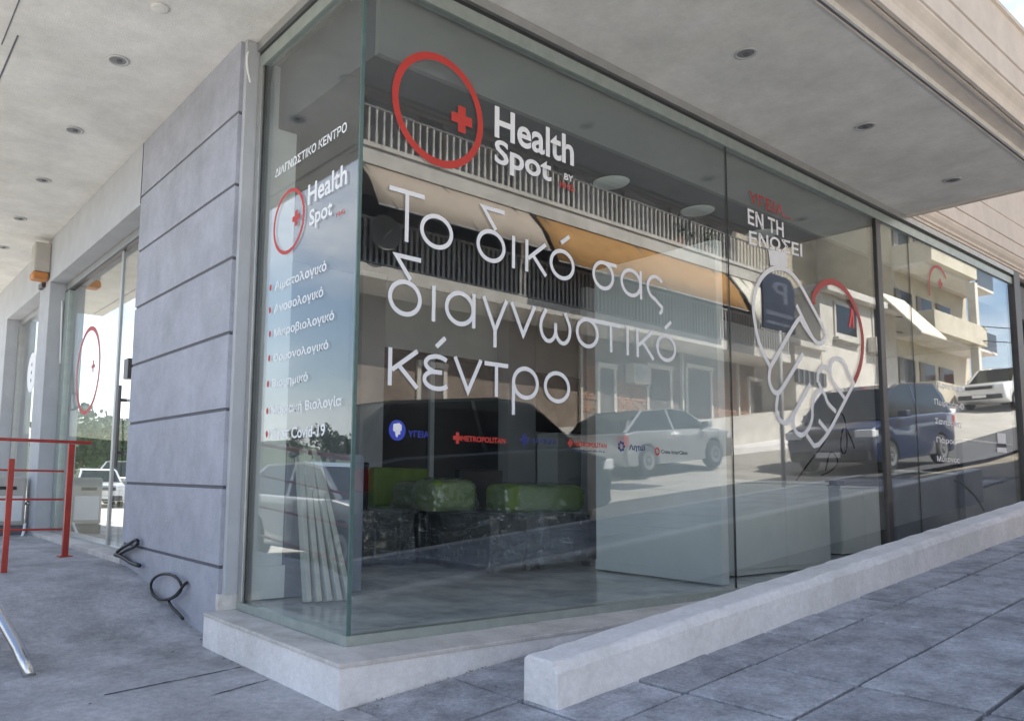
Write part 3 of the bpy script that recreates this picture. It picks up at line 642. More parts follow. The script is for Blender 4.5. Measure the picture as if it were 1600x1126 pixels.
# slats leaning on the inner wall
m_slat = mat('slat_white', (.60, .60, .58), .5, 5, .08, .05, 60)
names = ('leftmost of five white slats leaning inside the narrow corner pane', 'second white slat from the left, leaning inside the corner pane', 'middle one of the white slats leaning inside the corner pane',
         'fourth white slat from the left, leaning inside the corner pane', 'white slat with the widest lean, rightmost inside the corner pane')
for i in range(5):
    zt2 = .97+(.05 if i % 2 else .0); x = .36+.068*i
    mb = MB(); a = Vector((x, 1.08-.02*i, 0)); b = Vector((.375+.034*i, 1.285, zt2)); d = (b-a).normalized(); s = d.cross(Vector((1, 0, 0))).normalized()
    v = []
    for p in (a, b):
        for dx, ds in ((-.019, -.03), (.019, -.03), (.019, .03), (-.019, .03)): v.append(p+Vector((dx, 0, 0))+s*ds)
    mb.add(v, [(0, 1, 2, 3), (7, 6, 5, 4), (0, 4, 5, 1), (1, 5, 6, 2), (2, 6, 7, 3), (3, 7, 4, 0)])
    o = mb.obj('slat', m_slat, None, .002); o['label'] = names[i]; o['category'] = 'slat'; o['group'] = 'white slats leaning inside the corner pane'
# dark board behind the slats
o = box('dark_board', .305, .95, 1.33, 1.37, 0, 1.0, m_cabd, None, .004); o['label'] = 'dark grey board standing behind the leaning white slats'; o['category'] = 'board'
# cabinets in the second room
def cab(x0, x1, y0, y1, h, m_, label):
    t = thing('cabinet', label, 'cabinet', (x0, y0, 0), 0, 'cabinets in the second room')
    MB().box(0, x1-x0, 0, y1-y0, .0, h-.03).obj('body', m_, t, .004)
    MB().box(-.01, x1-x0+.01, -.015, y1-y0, h-.028, h).obj('top', m_cab, t, .004)
    MB().box(.01, (x1-x0)/2-.003, -.014, -.001, .05, h-.05).obj('door', m_, t, .003); MB().box((x1-x0)/2+.003, x1-x0-.01, -.014, -.001, .05, h-.05).obj('door', m_, t, .003)
cab(4.45, 6.25, .45, 1.15, .88, m_cab, 'wide white cabinet with a loose black cable on top, left in the second room')
cab(6.45, 7.75, 1.25, 1.9, .84, m_cabd, 'dark grey cabinet between the two white ones in the second room')
cab(7.95, 9.2, 1.10, 1.8, .85, m_cab, 'narrow white cabinet just left of the bronze mullion, small black box on top')
o = MB().box(8.2, 8.42, 1.25, 1.4, .852, .92).obj('small_box', m_cable, None, .004); o['label'] = 'small black box lying on the narrow white cabinet'; o['category'] = 'box'
box('half_wall', 11.5, 13.8, .9, .98, 0, 1.58, m_cabd, B, .004); box('half_wall_cap', 11.48, 13.8, .88, 1.0, 1.582, 1.61, m_cab, B, .004)
hw = box('half_wall', 9.3, 13.8, 1.0, 1.12, 0, 1.05, m_cabd, B, .004); box('half_wall_cap', 9.28, 13.8, .98, 1.14, 1.052, 1.085, m_cab, B, .004)
box('interior_wall', 5.3, 13.8, 2.9, 3.0, 0, 3.31, m_wallg, B)
def cable(name, pts, r, m_, label, cat='cable', sm=2, grp=None):
    q = [Vector(p) for p in pts]
    for _ in range(sm):
        nq = [q[0]]
        for a, b in zip(q, q[1:]): nq += [a.lerp(b, .25), a.lerp(b, .75)]
        q = nq+[q[-1]]
    o = MB().tube(q, r, 8).obj(name, m_, None, 0, True); o['label'] = label; o['category'] = cat
    return o
cw = lambda pts, y: [W(a, b, 'y', y) for a, b in pts]
cable('cable', cw([(1243, 752), (1262, 725), (1290, 690), (1300, 655), (1318, 640), (1325, 690), (1320, 712), (1312, 700), (1318, 660), (1332, 690), (1335, 700)], .5), .008, m_cable, 'black cable looped above the wide white cabinet')
cable('cable', cw([(1290, 735), (1297, 700), (1312, 720), (1300, 735), (1284, 742)], .5), .007, m_cable, 'short black cable curling down onto the wide white cabinet')
cable('cable', cw([(1492, 750), (1505, 757), (1525, 775), (1538, 798)], .6), .012, m_cable, 'black cable arching down behind the last pane')
# ------------------------------------------------------------------ downlights
def dl(pts, lab, grp):
    for i, (px, py) in enumerate(pts):
        q = W(px, py, 'z', ZS)
        t = thing('downlight', lab[i], 'downlight', (q.x, q.y, ZS), 0, grp)
        MB().lathe([(.078, -.001), (.078, -.008), (.062, -.010), (.058, -.003)], (0, 0, 0), n=28).obj('trim_ring', m_lamp, t, 0, True)
        MB().lathe([(.057, -.004), (.057, -.002)], (0, 0, 0), n=24).obj('reflector', m_lampin, t)
        MB().lathe([(.022, -.0045), (.018, -.012)], (.008, 0, 0), n=14).obj('bulb', m_groove, t)
dl([(1165, 83), (1352, 197), (1488, 281)], ['downlight in the right-hand soffit, nearest the camera', 'middle downlight of the right-hand soffit row', 'farthest downlight of the right-hand soffit, near its end edge'], 'downlights in the right-hand soffit')
dl([(185, 94), (116, 203), (67, 281), (31, 341), (5, 386)], ['largest and nearest downlight in the pale left-hand soffit', 'second downlight from the camera in the left-hand soffit', 'third downlight from the camera in the left-hand soffit',
    'fourth downlight from the camera in the left-hand soffit', 'downlight at the left picture edge, farthest in the left-hand soffit'], 'downlights in the left-hand soffit')
q = W(250, 12, 'z', ZS)
o = MB().lathe([(.06, 0), (.06, -.01), (.045, -.016)], (0, 0, 0), n=20).obj('blanking_cap', m_soffit, None, 0, True); o.location = (q.x, q.y, ZS); o['label'] = 'faint round cap in the left soffit near the top edge'; o['category'] = 'cap'
# ------------------------------------------------------------------ wires, lamps and boxes on the left front
cable('white_wire', [(-.02, 1.36, 3.84), (-.10, 1.34, 3.83), (-.12, 1.33, 3.76), (-.11, 1.33, 3.66), (-.085, 1.33, 3.58)], .008, m_white, 'short white wire hanging from the soffit beside the top of the column', 'wire')
def loop(c, r, ax, n=30, tilt=0, a0=0, a1=360): return [Vector((c[0]+tilt*math.sin(math.radians(a0+(a1-a0)*i/n)), c[1]+r*math.cos(math.radians(a0+(a1-a0)*i/n)), c[2]+r*math.sin(math.radians(a0+(a1-a0)*i/n)))) for i in range(n+1)]
xc = C-.05
A = lambda px, py, x=xc: W(px, py, 'x', x)
c0 = A(262, 925)
cable('cable_coil', [A(293, 909, C-.0), A(287, 913), A(282, 921), A(272, 932), A(258, 937), A(244, 934), A(236, 922), A(236, 908), A(246, 898), A(262, 895), A(276, 901), A(284, 913), A(283, 922), A(275, 931), A(263, 936), A(266, 945), A(277, 956), A(286, 966)], .011, m_cable, 'black cable coiled in a ring at the foot of the column', 'cable', 1)
cable('cable_bundle', [A(183, 868), A(195, 860), A(212, 853), A(217, 846), A(212, 842), A(204, 848), A(190, 856), A(183, 862)], .014, m_cable, 'black cable loop sticking out at the far foot of the column', 'cable', 1)
cable('cable_bundle', [A(180, 866), A(186, 867), A(198, 874), A(206, 880), A(218, 883)], .017, m_cable, 'thick black cable ends lying at the far foot of the column', 'cable', 1)
cable('conduit', [A(184, 866, .10), A(186, 770, .10), A(192, 700, .10), (A(192, 600, .10))], .010, m_cable, 'thin black cable rising along the side door frame', 'cable', 1)
q0 = A(160, 590, .1)
yc = 7.17
cable('conduit', [W(97, 470, 'y', yc), W(95, 540, 'y', yc), W(94, 568, 'y', yc)], .012, m_white, 'white wire hanging down the shaded side of the second column', 'wire', 1)
cable('conduit', [W(112, 478, 'y', yc), W(112, 540, 'y', yc), W(114, 600, 'y', yc), W(117, 640, 'y', yc)], .012, m_cable, 'black wire hanging down beside the side window frame', 'wire', 1)
cable('cable_coil', [W(113+11*math.cos(math.radians(t)), 627-13*math.sin(math.radians(t)), 'y', yc-.04) for t in range(0, 372, 12)], .012, m_cable, 'round black cable coil hanging by the second column', 'cable', 0)
box('junction', W(110, 505, 'y', yc).x-.0, W(114.5, 505, 'y', yc).x, yc-.05, yc+.03, W(110, 522, 'y', yc).z, W(110, 512, 'y', yc).z, m_white, None)['label'] = 'small white connector on the hanging black wire'
bpy.data.objects['junction']['category'] = 'connector'
a = W(58, 414, 'x', -.30); b = W(76, 452, 'x', -.30)
t = thing('wall_lamp', 'beige wall lamp with an orange lens high on the beam over the second column', 'wall lamp', (-.146, 7.35, 3.30))
MB().box(-.20, -.0, -.11, .11, .13, .52).obj('housing', m_beige, t, .02); MB().box(-.21, -.01, -.115, .115, .03, .128).obj('lens', m_orange, t, .03)
MB().box(-.05, .0, .12, .34, -.02, .05).obj('bracket', m_frame, t, .006)
# small black rods and frame at the side door
# white meter box with a hose
t = thing('meter_box', 'grey-white meter box with a vent slot behind the red railing', 'meter box', (-.36, 7.6, zp(-.36, 7.6)))
MB().box(-.24, .16, -.1, .2, .12, .75).obj('case', m_beige, t, .03); MB().box(-.16, .04, -.112, -.1, .58, .62).obj('slot', m_cable, t, .004)
MB().box(-.20, .12, -.108, -.1, .18, .50).obj('door', m_cab, t, .01); MB().box(-.24, .16, -.09, .2, 0, .118).obj('foot', m_groove, t)
MB().tube([(.16, 0, .40), (.22, 0, .40), (.25, 0, .36)], .02).obj('tap', m_steel, t, 0, True)
cable('hose', [W(39, 818, 'y', 7.4), W(36, 835, 'y', 7.3), W(28, 852, 'y', 7.2), W(10, 866, 'y', 7.1), W(-30, 872, 'y', 7.0)], .018, m_white, 'white hose hanging from the meter box to the ground', 'hose')
# ------------------------------------------------------------------ red railings
t = thing('railing', 'red painted steel railing with three bars across the walkway before the second column', 'railing', (-.4, 4.5, 0))
yr = 0
def bar(y, pa, pb, r, name='rail'):
    a = W(*pa, 'y', 4.5)-Vector(t.location); b = W(*pb, 'y', 4.5)-Vector(t.location); MB().box(min(a.x, b.x), max(a.x, b.x), -r, r, min(a.z, b.z)-r*.6, min(a.z, b.z)+r*.6).obj(name, m_redp, t, .003)
q = W(101, 866, 'y', 4.5); q2 = W(107, 690, 'y', 4.5)
MB().box(q.x+.4-.027, q.x+.4+.027, -.027, .027, zp(q.x, 4.5)-.03, q2.z-.02).obj('post', m_redp, t, .003)
MB().box(q.x+.4-.06, q.x+.4+.06, -.06, .06, zp(q.x, 4.5)-.02, zp(q.x, 4.5)+.012).obj('base_plate', m_redp, t, .003)
bar(0, (-40, 684), (143, 691), .024, 'handrail')
for pa, pb in (((0, 733), (100, 735)), ((0, 779.6), (99, 779.6)), ((0, 825.5), (97, 826))): bar(0, (pa[0]-40, pa[1]), pb, .016)
t2 = thing('railing', 'bright red thick railing post at the left picture edge with bars running towards the camera', 'railing', (-1.5, 3, 0))
q = W(5, 905, 'y', 3.6)
MB().box(q.x+1.5-.022, q.x+1.5+.022, .6-.022, .6+.022, zp(-1.2, 3.6)-.1, W(8, 716, 'y', 3.6).z).obj('post', m_redp, t2, .004)
for (z0, z1, r) in ((.93, 1.2, .022), (.36, .52, .013), (.03, .22, .013), (.62, .86, .013)):
    MB().tube([(0, -1.3, z0), (0, 1.4, z1)], r, 8).obj('rail', m_redp, t2, 0, True)
for y in (-1.3, 1.4): MB().box(-.02, .02, y-.02, y+.02, -.35, .95+.1*(y > 0)+.12*(y > 0)).obj('post', m_redp, t2, .003)
# stainless tube at the lower left edge
t = thing('steel_tube', 'polished steel tube standing on the pavement at the lower left edge', 'steel tube', (-1.31, 1.30, 0))
g0 = zp(-1.27, 1.28)
MB().tube([(.03, -.05, g0), (-.0, .12, g0+.12), (-.10, .35, g0+.33), (-.20, .6, g0+.5)], [.034, .034, .034, .034], 20).obj('tube', m_steel, t, 0, True)
# litter by the ledge foot
rb = MB(); random.seed(11)
for k in range(70):
    px = random.gauss(575, 30); py = 1100-(px-560)*.30+random.gauss(0, 4)
    if k > 45: px = random.gauss(690, 25); py = 1058-(px-690)*.25+random.gauss(0, 3)
    z = -.25+.1*0; p = W(px, py, 'z', gslope(0)+.005); p.z = zp(max(p.x, -.3), min(p.y, -.35))+.002; p.y = min(p.y, -.345); s = random.uniform(.003, .012)
    v = [p+Vector((random.uniform(-s, s), random.uniform(-s, s), random.uniform(0, s*.8))) for _ in range(4)]; rb.add(v, [(0, 1, 2), (0, 2, 3), (0, 1, 3), (1, 2, 3)])
o = rb.obj('debris', m_earth, None); o['kind'] = 'stuff'; o['label'] = 'crumbs of plaster and dead leaves along the foot of the ledge'; o['category'] = 'debris'
lf = MB(); random.seed(4)
for (px, py) in ((201, 911), (272, 971), (297, 993), (314, 1005), (270, 1020), (350, 1033), (362, 1038), (141, 1095), (775, 1101), (1554, 967)):
    p = W(px, py, 'z', -.28); p.z = zp(p.x, p.y)+.004
    s = .012
    v = [p+Vector((-s, 0, 0)), p+Vector((0, -s*.6, .004)), p+Vector((s, 0, .002)), p+Vector((0, s*.5, .006))]
    lf.add(v, [(0, 1, 2, 3)])
o = lf.obj('fallen_leaves', m_groove, None); o['kind'] = 'stuff'; o['label'] = 'small dark dry leaves scattered on the walkway'; o['category'] = 'leaves'
# ------------------------------------------------------------------ the street opposite (seen mirrored in the long window)
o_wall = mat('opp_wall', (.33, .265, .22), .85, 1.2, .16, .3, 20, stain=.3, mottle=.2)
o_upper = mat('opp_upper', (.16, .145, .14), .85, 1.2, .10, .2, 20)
o_slab = mat('opp_slab', (.66, .63, .58), .8, 2, .08, .2, 20, stain=.2)
o_brick = mat('opp_brick', (.42, .25, .17), .9, 3, .12, .3, 20)
o_door = mat('opp_door', (.15, .13, .12), .6, 2, .15, .1, 20)
o_awn = mat('awning_orange', (.42, .22, .065), .8, 2.2, .12, .1, 30)
o_awb = mat('awning_beige', (.50, .42, .34), .8, 3, .06, .1, 30)
o_aww = mat('awning_cream', (.74, .70, .60), .8, 3, .05, .1, 30)
o_rail = mat('rail_grey', (.42, .42, .42), .6, 5, .1, 0)
o_white = mat('opp_white', (.68, .64, .58), .8, 1.5, .06, .2, 20, stain=.15)
o_beige = mat('opp_beige', (.50, .45, .35), .85, 1.1, .10, .3, 14, stain=.2)
o_cream = mat('opp_cream', (.58, .53, .43), .8, 1.2, .07, .2, 14, stain=.12)
o_shut = mat('opp_shutter', (.20, .19, .18), .6, 2, .1, 0)
m_win = mat('window_dark', (.03, .035, .045), .12, 3, .1, 0)
D = 10.0
def bx(name, x0, x1, y0, y1, z0, z1, m_, par, bev=0): return box(name, x0, x1, y0, y1, z0, z1, m_, par, bev)
xL, xR = 1.5, V(1233, 500, D).x
zs1, zs1t = 5.12, 5.42          # first balcony slab
zs2, zs2t = 7.62, 8.12          # second balcony slab
OB = thing('apartment_block', 'brown apartment block across the street with two long balconies and an orange awning', 'building', (0, 0, 0))
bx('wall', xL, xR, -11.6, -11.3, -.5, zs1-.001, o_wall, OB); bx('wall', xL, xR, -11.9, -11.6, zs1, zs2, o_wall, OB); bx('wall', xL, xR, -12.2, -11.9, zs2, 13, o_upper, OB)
bx('balcony_slab', xL, xR, -11.59, -D, zs1, zs1t, o_slab, OB, .01); bx('balcony_slab', xL, xR, -11.89, -D, zs2+.0, zs2t, o_slab, OB, .01)
bx('slab_edge', xL, xR, -D+.001, -D+.04, zs2t-.12, zs2t-.02, o_slab, OB); bx('roof_slab', xL, xR, -12.2, -D, 11.0, 11.3, o_slab, OB)
for xx_ in fr(xL+.4, xR-.1, 7): bx('partition', xx_-.08, xx_+.08, -11.6, -10.2, zs1t+.001, zs2-.001, o_wall, OB)
bal_me = MB().prism([(-.018, 0), (.018, 0), (.03, .15), (.014, .5), (.018, .82), (-.018, .82), (-.014, .5), (-.03, .15)], -.02, .02, 'y').obj('baluster', o_slab, OB)
x = xL+.1; first = True
while x < xR:
    o = bal_me if first else bal_me.copy()
    if not first: COL.objects.link(o)
    first = False; o.location = (x, -D-.08, zs2t); x += .20
bar_me = MB().box(-.035, .035, -.01, .01, 0, .95).obj('railing_bar', o_rail, OB); first = True; x = xL+.1
while x < xR:
    o = bar_me if first else bar_me.copy()
    if not first: COL.objects.link(o)
    first = False; o.location = (x, -D-.06, zs1t+.05); x += .155
MB().box(xL, xR, -D-.09, -D-.03, zs1t+1.0, zs1t+1.05).box(xL, xR, -D-.08, -D-.04, zs1t+.03, zs1t+.06).obj('handrail', o_rail, OB)
MB().box(xL, xR, -D-.11, -D-.05, zs2t+.82, zs2t+.86).obj('handrail', o_shut, OB)
# dark doors on the first balcony and shutters behind the awnings
for i in range(9):
    a = xL+1+2.4*i
    if a+1.4 < xR: f_ = bx('balcony_door', a, a+1.4, -11.62, -11.56, zs1t+.02, zs1t+2.1, o_shut, OB)
# awnings between the balconies
def awning(pa, pb, m_, name, top=zs2-.02, bot=6.25, out=.75, poles=True):
    a, b = V(pa, 330, D).x, V(pb, 400, D).x
    mb = MB(); n = 10
    v = []
    for k in range(n+1):
        x = a+(b-a)*k/n
        for yy, zz in ((-D-.04, top), (-D+out*.55, (top+bot)/2+.06-.02*math.sin(k*1.9)), (-D+out, bot+.02*math.sin(k*2.3))): v.append((x, yy, zz))
    f = [(i*3+j, (i+1)*3+j, (i+1)*3+j+1, i*3+j+1) for i in range(n) for j in range(2)]
    mb.add(v, f); o = mb.obj(name, m_, OB, 0, True); s = o.modifiers.new('t', 'SOLIDIFY'); s.thickness = .012
    MB().tube([(a, -D+out, bot), (b, -D+out, bot)], .02, 8).obj('awning_bar', o_rail, o)
    for k in (.06, .5, .94):
        x = a+(b-a)*k; MB().tube([(x-.25, -D-.02, top+.02), (x+.15, -D+out+.02, bot)], .025, 6).obj('awning_arm', o_shut, o)
awning(838, 1132, o_awn, 'awning'); awning(560, 826, o_awb, 'awning', bot=6.45); awning(1139, 1182, o_aww, 'awning', bot=5.9, out=.9)
# things kept on the balconies
def dish(px, py, lab):
    q = V(px, py, D); t = thing('satellite_dish', lab, 'satellite dish', (q.x, -D+.12, q.z))
    MB().lathe([(.0, .0), (.20, .02), (.36, .09), (.40, .13), (.37, .12), (.2, .05)], (0, 0, 0), 'y', 22).obj('dish', o_shut, t, 0, True); MB().tube([(0, .05, -.1), (0, .35, 0)], .015).obj('arm', o_rail, t)
dish(592, 368, 'dark round satellite dish on the lower balcony near the glass corner')
m_pot = mat('terracotta', (.35, .16, .09), .8, 5, .1, .1, 40); m_bush = mat('bush', (.06, .10, .03), .8, 2, .3, 0)
random.seed(21)
for px, py, lab in ((1072, 318, 'potted plant on the upper balcony, left of the glass joint'), (1112, 338, 'trailing potted plant on the upper balcony just beside the glass joint')):
    q = V(px, py, D); t = thing('potted_plant', lab, 'potted plant', (q.x, -D-.3, zs2t)); MB().lathe([(.12, 0), (.17, .3), (.18, .3), (.18, .34)], (0, 0, 0), n=14).obj('pot', m_pot, t)
    lb = MB()
    for k in range(140):
        p_ = Vector((random.gauss(0, .2), random.gauss(.1, .12), .34+abs(random.gauss(.15, .25))-random.random()*.1)); u = Vector((random.gauss(0, 1), random.gauss(0, 1), random.gauss(0, 1))).normalized()*.06; w_ = u.cross(Vector((.3, .2, 1))).normalized()*.04
        lb.add([p_-u, p_-w_, p_+u, p_+w_], [(0, 1, 2, 3)])
    lb.obj('leaves', m_bush, t)
for px in (905, 1063, 1150):
    x_ = V(px, 560, 11.25).x; bx('drain_pipe', x_, x_+.09, -11.29, -11.2, 0, zs1-.002, o_white, OB)
random.seed(8)
for i in range(8):
    a = xL+1.2+2.5*i; f_ = bx('shutter', a, a+1.5, -11.9, -11.84, zs2t+.02, zs2t+2.2, o_shut, OB)
    bx('window_frame', a-.08, a-.002, -11.9, -11.83, zs2t+.02, zs2t+2.28, o_wall, f_); bx('window_frame', a+1.502, a+1.58, -11.9, -11.83, zs2t+.02, zs2t+2.28, o_wall, f_)
# ground floor doors, brick patches, terrace
def vx(px): return V(px, 620, 11.3).x
for pa, pb, top in ((655, 690, 1.9), (935, 957, 2.1), (1012, 1045, 2.1), (1073, 1108, 2.1), (1170, 1197, 2.1)):
    z1 = V((pa+pb)/2, 650, 11.3).z+.05; xa, xb = vx(pa), vx(pb); zt = V(pa, 580 if pa < 1100 else 600, 11.3).z
    d = bx('door', xa, xb, -11.31, -11.27, z1-.6, zt, o_door, OB); bx('door_frame', xa-.12, xa-.001, -11.31, -11.24, z1-.6, zt+.12, o_white, d); bx('door_frame', xb+.001, xb+.12, -11.31, -11.24, z1-.6, zt+.12, o_white, d)
    bx('lintel', xa-.12, xb+.12, -11.31, -11.2, zt+.121, zt+.26, o_white, d)
random.seed(9)
bk = MB()
for (pa, pb, za, zb) in ((962, 1010, 3.0, 3.9), (1108, 1165, 3.0, 4.5), (905, 926, 2.9, 4.2)):
    xa, xb = vx(pa), vx(pb); z = za; r_ = 0
    while z < zb:
        x = xa+(.11 if r_ % 2 else 0)
        while x < xb:
            if random.random() < .86: bk.box(x, x+.21, -11.3, -11.27-random.uniform(0, .012), z, z+.075)
            x += .225
        z += .09; r_ += 1
o = bk.obj('brickwork', o_brick, OB); o['kind'] = 'stuff'
mb = MB()
for a, b in zip(fr(xL, xR+14, 24), fr(xL, xR+14, 24)[1:]):
    ta, tb = gslope(a)+1.28, gslope(b)+1.28
    mb.add([(a, -9.9, ta), (b, -9.9, tb), (b, -11.3, tb), (a, -11.3, ta), (a, -9.9, ta-2), (b, -9.9, tb-2)], [(0, 1, 2, 3), (0, 4, 5, 1)])
mb.obj('terrace', o_slab, None, kind='structure')
mb = MB()
for a, b in zip(fr(-20, 62, 40), fr(-20, 62, 40)[1:]):
    ta, tb = zroad(a, -8.9)+.16, zroad(b, -8.9)+.16
    mb.add([(a, -8.9, ta), (b, -8.9, tb), (b, -11.3, tb+.1), (a, -11.3, ta+.1), (a, -8.9, ta-.4), (b, -8.9, tb-.4)], [(0, 1, 2, 3), (0, 4, 5, 1)])
mb.obj('far_pavement', m_kerb, None, kind='structure')
def acunit(x, y, z, lab):
    t = thing('air_conditioner', lab, 'air conditioner', (x, y, z), 0, 'air conditioners on the buildings opposite')
    MB().box(-.42, .42, 0, .32, 0, .58).obj('case', o_white, t, .015)
    MB().lathe([(.22, .325), (.22, .335), (.05, .34)], (-.12, 0, .29), 'y', 20).obj('fan_grille', o_rail, t)
    MB().box(-.35, -.31, 0, .3, -.06, 0).box(.31, .35, 0, .3, -.06, 0).obj('bracket', o_rail, t)
q = V(990, 600, 11.3); acunit(q.x, -11.29, q.z, 'air conditioner between two doors on the brown block opposite')
q = V(1362, 552, 10.0); acunit(q.x, -9.98, q.z, 'air conditioner on the white house opposite, under the cream awning')
# white house with the red letter in its window
D2 = 10.0
xa, xb = V(1236, 500, D2).x+.2, V(1345, 560, D2).x
xm = V(1281, 500, D2).x
zr = V(1300, 462, D2).z
WH = thing('white_house', 'white low house opposite with a red letter in its dark window', 'building', (0, 0, 0))
xr = V(1400, 520, D2).x
bx('wall', xm, xr, -14, -D2, -1, zr, o_white, WH)
bx('wall', xa, xm-.002, -13, -D2-.02, -1, V(1260, 545, D2).z, o_white, WH); bx('roof_edge', xa, xm-.003, -13, -D2+.2, V(1260, 545, D2).z+.001, V(1260, 545, D2).z+.2, o_slab, WH, .02)
bx('roof_edge', xm-.1, xr+.1, -14, -D2+.35, zr+.001, zr+.28, o_slab, WH, .02)
a = V(1303, 476, D2); b = V(1336, 537, D2)
fm = bx('window', a.x-.12, b.x+.12, -D2-.02, -D2+.06, b.z-.15, a.z+.15, o_slab, WH); bx('window_pane', a.x, b.x, -D2+.05, -D2+.075, b.z+.25, a.z, m_win, fm); bx('sill', a.x-.2, b.x+.2, -D2, -D2+.2, b.z-.05, b.z+.05, o_slab, fm)
me_k = text_on('window_letter', 'K', Vector((b.x-.25, 0, (a.z+b.z)/2-.1)), Vector((a.x+.9, 0, (a.z+b.z)/2-.1)), 1.3, m_red, fm, 'y', -D2+.09, .03)
a = V(1362, 482, D2); b = V(1376, 545, D2); d = bx('window', a.x, b.x, -D2-.02, -D2+.03, b.z, a.z, m_win, WH); bx('frame', a.x-.1, a.x-.002, -D2, -D2+.05, b.z, a.z, o_slab, d)
a = V(1241, 575, D2); b = V(1290, 605, D2)
fw_ = bx('window', a.x, b.x, -D2-.02, -D2+.03, b.z, a.z, m_win, WH)
for k in range(6): bx('window_bar', a.x+(b.x-a.x)*(k+.5)/6-.05, a.x+(b.x-a.x)*(k+.5)/6+.05, -D2+.031, -D2+.05, b.z, a.z, o_shut, fw_)
# cream awning with stays
a = V(1372, 470, D2); b = V(1408, 545, D2)
mb = MB(); mb.prism([(-D2, a.z+.4), (-D2+1.5, b.z+.3), (-D2+1.5, b.z+.22), (-D2, a.z+.3)], a.x, b.x+.5, 'x'); mb.obj('awning', o_aww, WH)
# tall plain beige building behind
BG = thing('beige_building', 'tall plain beige building with rain stains rising above the white house opposite', 'building', (0, 0, 0))
xq = V(1450, 430, 14.5).x
bx('wall', xa+2, xq, -26, -14.5, 0, 24, o_beige, BG); bx('wall', V(1236, 400, 14.4).x, V(1283, 400, 14.4).x+2, -15.5, -14.4, 13, 15.6, o_slab, BG)
bx('corner_pilaster', xq, xq+1.3, -15.5, -14.2, 0, 24, o_white, BG)
bx('drain_pipe', V(1418, 450, 14.4).x, V(1418, 450, 14.4).x+.15, -14.5, -14.36, 2, 22, o_shut, BG)
# balcony building at the end
D3 = 9.5
CB = thing('cream_apartments', 'cream apartment house with stepped balconies at the right end of the reflected street', 'building', (0, 0, 0))
x0 = V(1463, 500, D3).x; x1 = V(1530, 500, D3).x
bx('wall', x0, x1+3.5, -24, -D3-1.6, 0, 24, o_cream, CB)
zs_ = [V(1500, y, D3).z for y in (640, 540, 445, 350)]
for k in range(7):
    z = zs_[0]+k*3.15-3.0
    bx('balcony', x0-.2, x1+(.0 if k % 2 else .9), -D3-1.6, -D3, z, z+.95, o_cream, CB, .02)
    bx('balcony_floor', x0-.2, x1+3.2, -D3-1.61, -D3-.3, z-.12, z-.001, o_slab, CB)
    for j in range(3):
        a = x0+.5+j*2.3; d = bx('window', a, a+1.3, -D3-1.62, -D3-1.57, z+.1, z+2.2, m_win, CB); bx('shutter', a-.5, a-.02, -D3-1.63, -D3-1.54, z+.1, z+2.2, o_shut, d)
    bx('pillar', x1-.3, x1+.05, -D3-.35, -D3-.02, z+.951, z+3.02, o_white, CB)
    MB().box(x1+.95, x1+3.2, -D3-.36, -D3-.3, z, z+.9).obj('glass_rail', m_win, CB)
# red tiled roof low wall and shops
bx('tiled_canopy', x1+3.6, x1+9, -D3-1.5, -D3+.4, V(1570, 575, D3).z-.3, V(1570, 575, D3).z, mat('roof_tile', (.45, .17, .09), .8, 3, .1, .2, 20), CB)
bx('wing', x1+3.6, x1+9, -20, -D3-1.5, 0, V(1570, 575, D3).z-.3, o_cream, CB)
# street sign board with a letter, on its pole
q = V(1215, 480, 4.0); a = V(1180, 440, 4.0); b = V(1240, 515, 4.0)
t = thing('parking_sign', 'dark blue board sign with a pale letter P on a grey pole at the kerb', 'sign', (q.x, -4.0, 0))
W_ = (b.x-a.x)/2*.86; zb_, za_ = b.z-.1, a.z+.25; HH = za_-zb_
zg = zroad(q.x, -4.0)
pr_ = [(-W_, zb_), (W_, zb_), (W_, za_-.25)]+[(W_-.25*(1-math.cos(math.radians(k*30))), za_-.25+.25*math.sin(math.radians(k*30))) for k in range(1, 4)]+[(-W_+.25*(1-math.cos(math.radians(90-k*30))), za_-.25+.25*math.sin(math.radians(90-k*30))) for k in range(0, 4)]
MB().prism(pr_, -.02, .02, 'y').obj('board', mat('sign_blue', (.045, .055, .085), .5, 3, .05, 0), t)
o = text_on('letter', 'P', Vector((.32, 0, zb_+HH*.50)), Vector((-.22, 0, zb_+HH*.50)), HH*.38, mat('sign_letter', (.13, .145, .19), .5, 3, .05, 0), t, 'y', .023, .02)
MB().box(-W_+.08, W_-.08, .021, .025, zb_+HH*.08, zb_+HH*.14).box(-W_+.08, W_-.08, .021, .025, zb_+HH*.24, zb_+HH*.32).obj('stripe', MATS['sign_letter'], t)
MB().tube([(0, 0, zg-.1), (0, 0, zb_)], .04, 12).obj('pole', o_rail, t, 0, True)
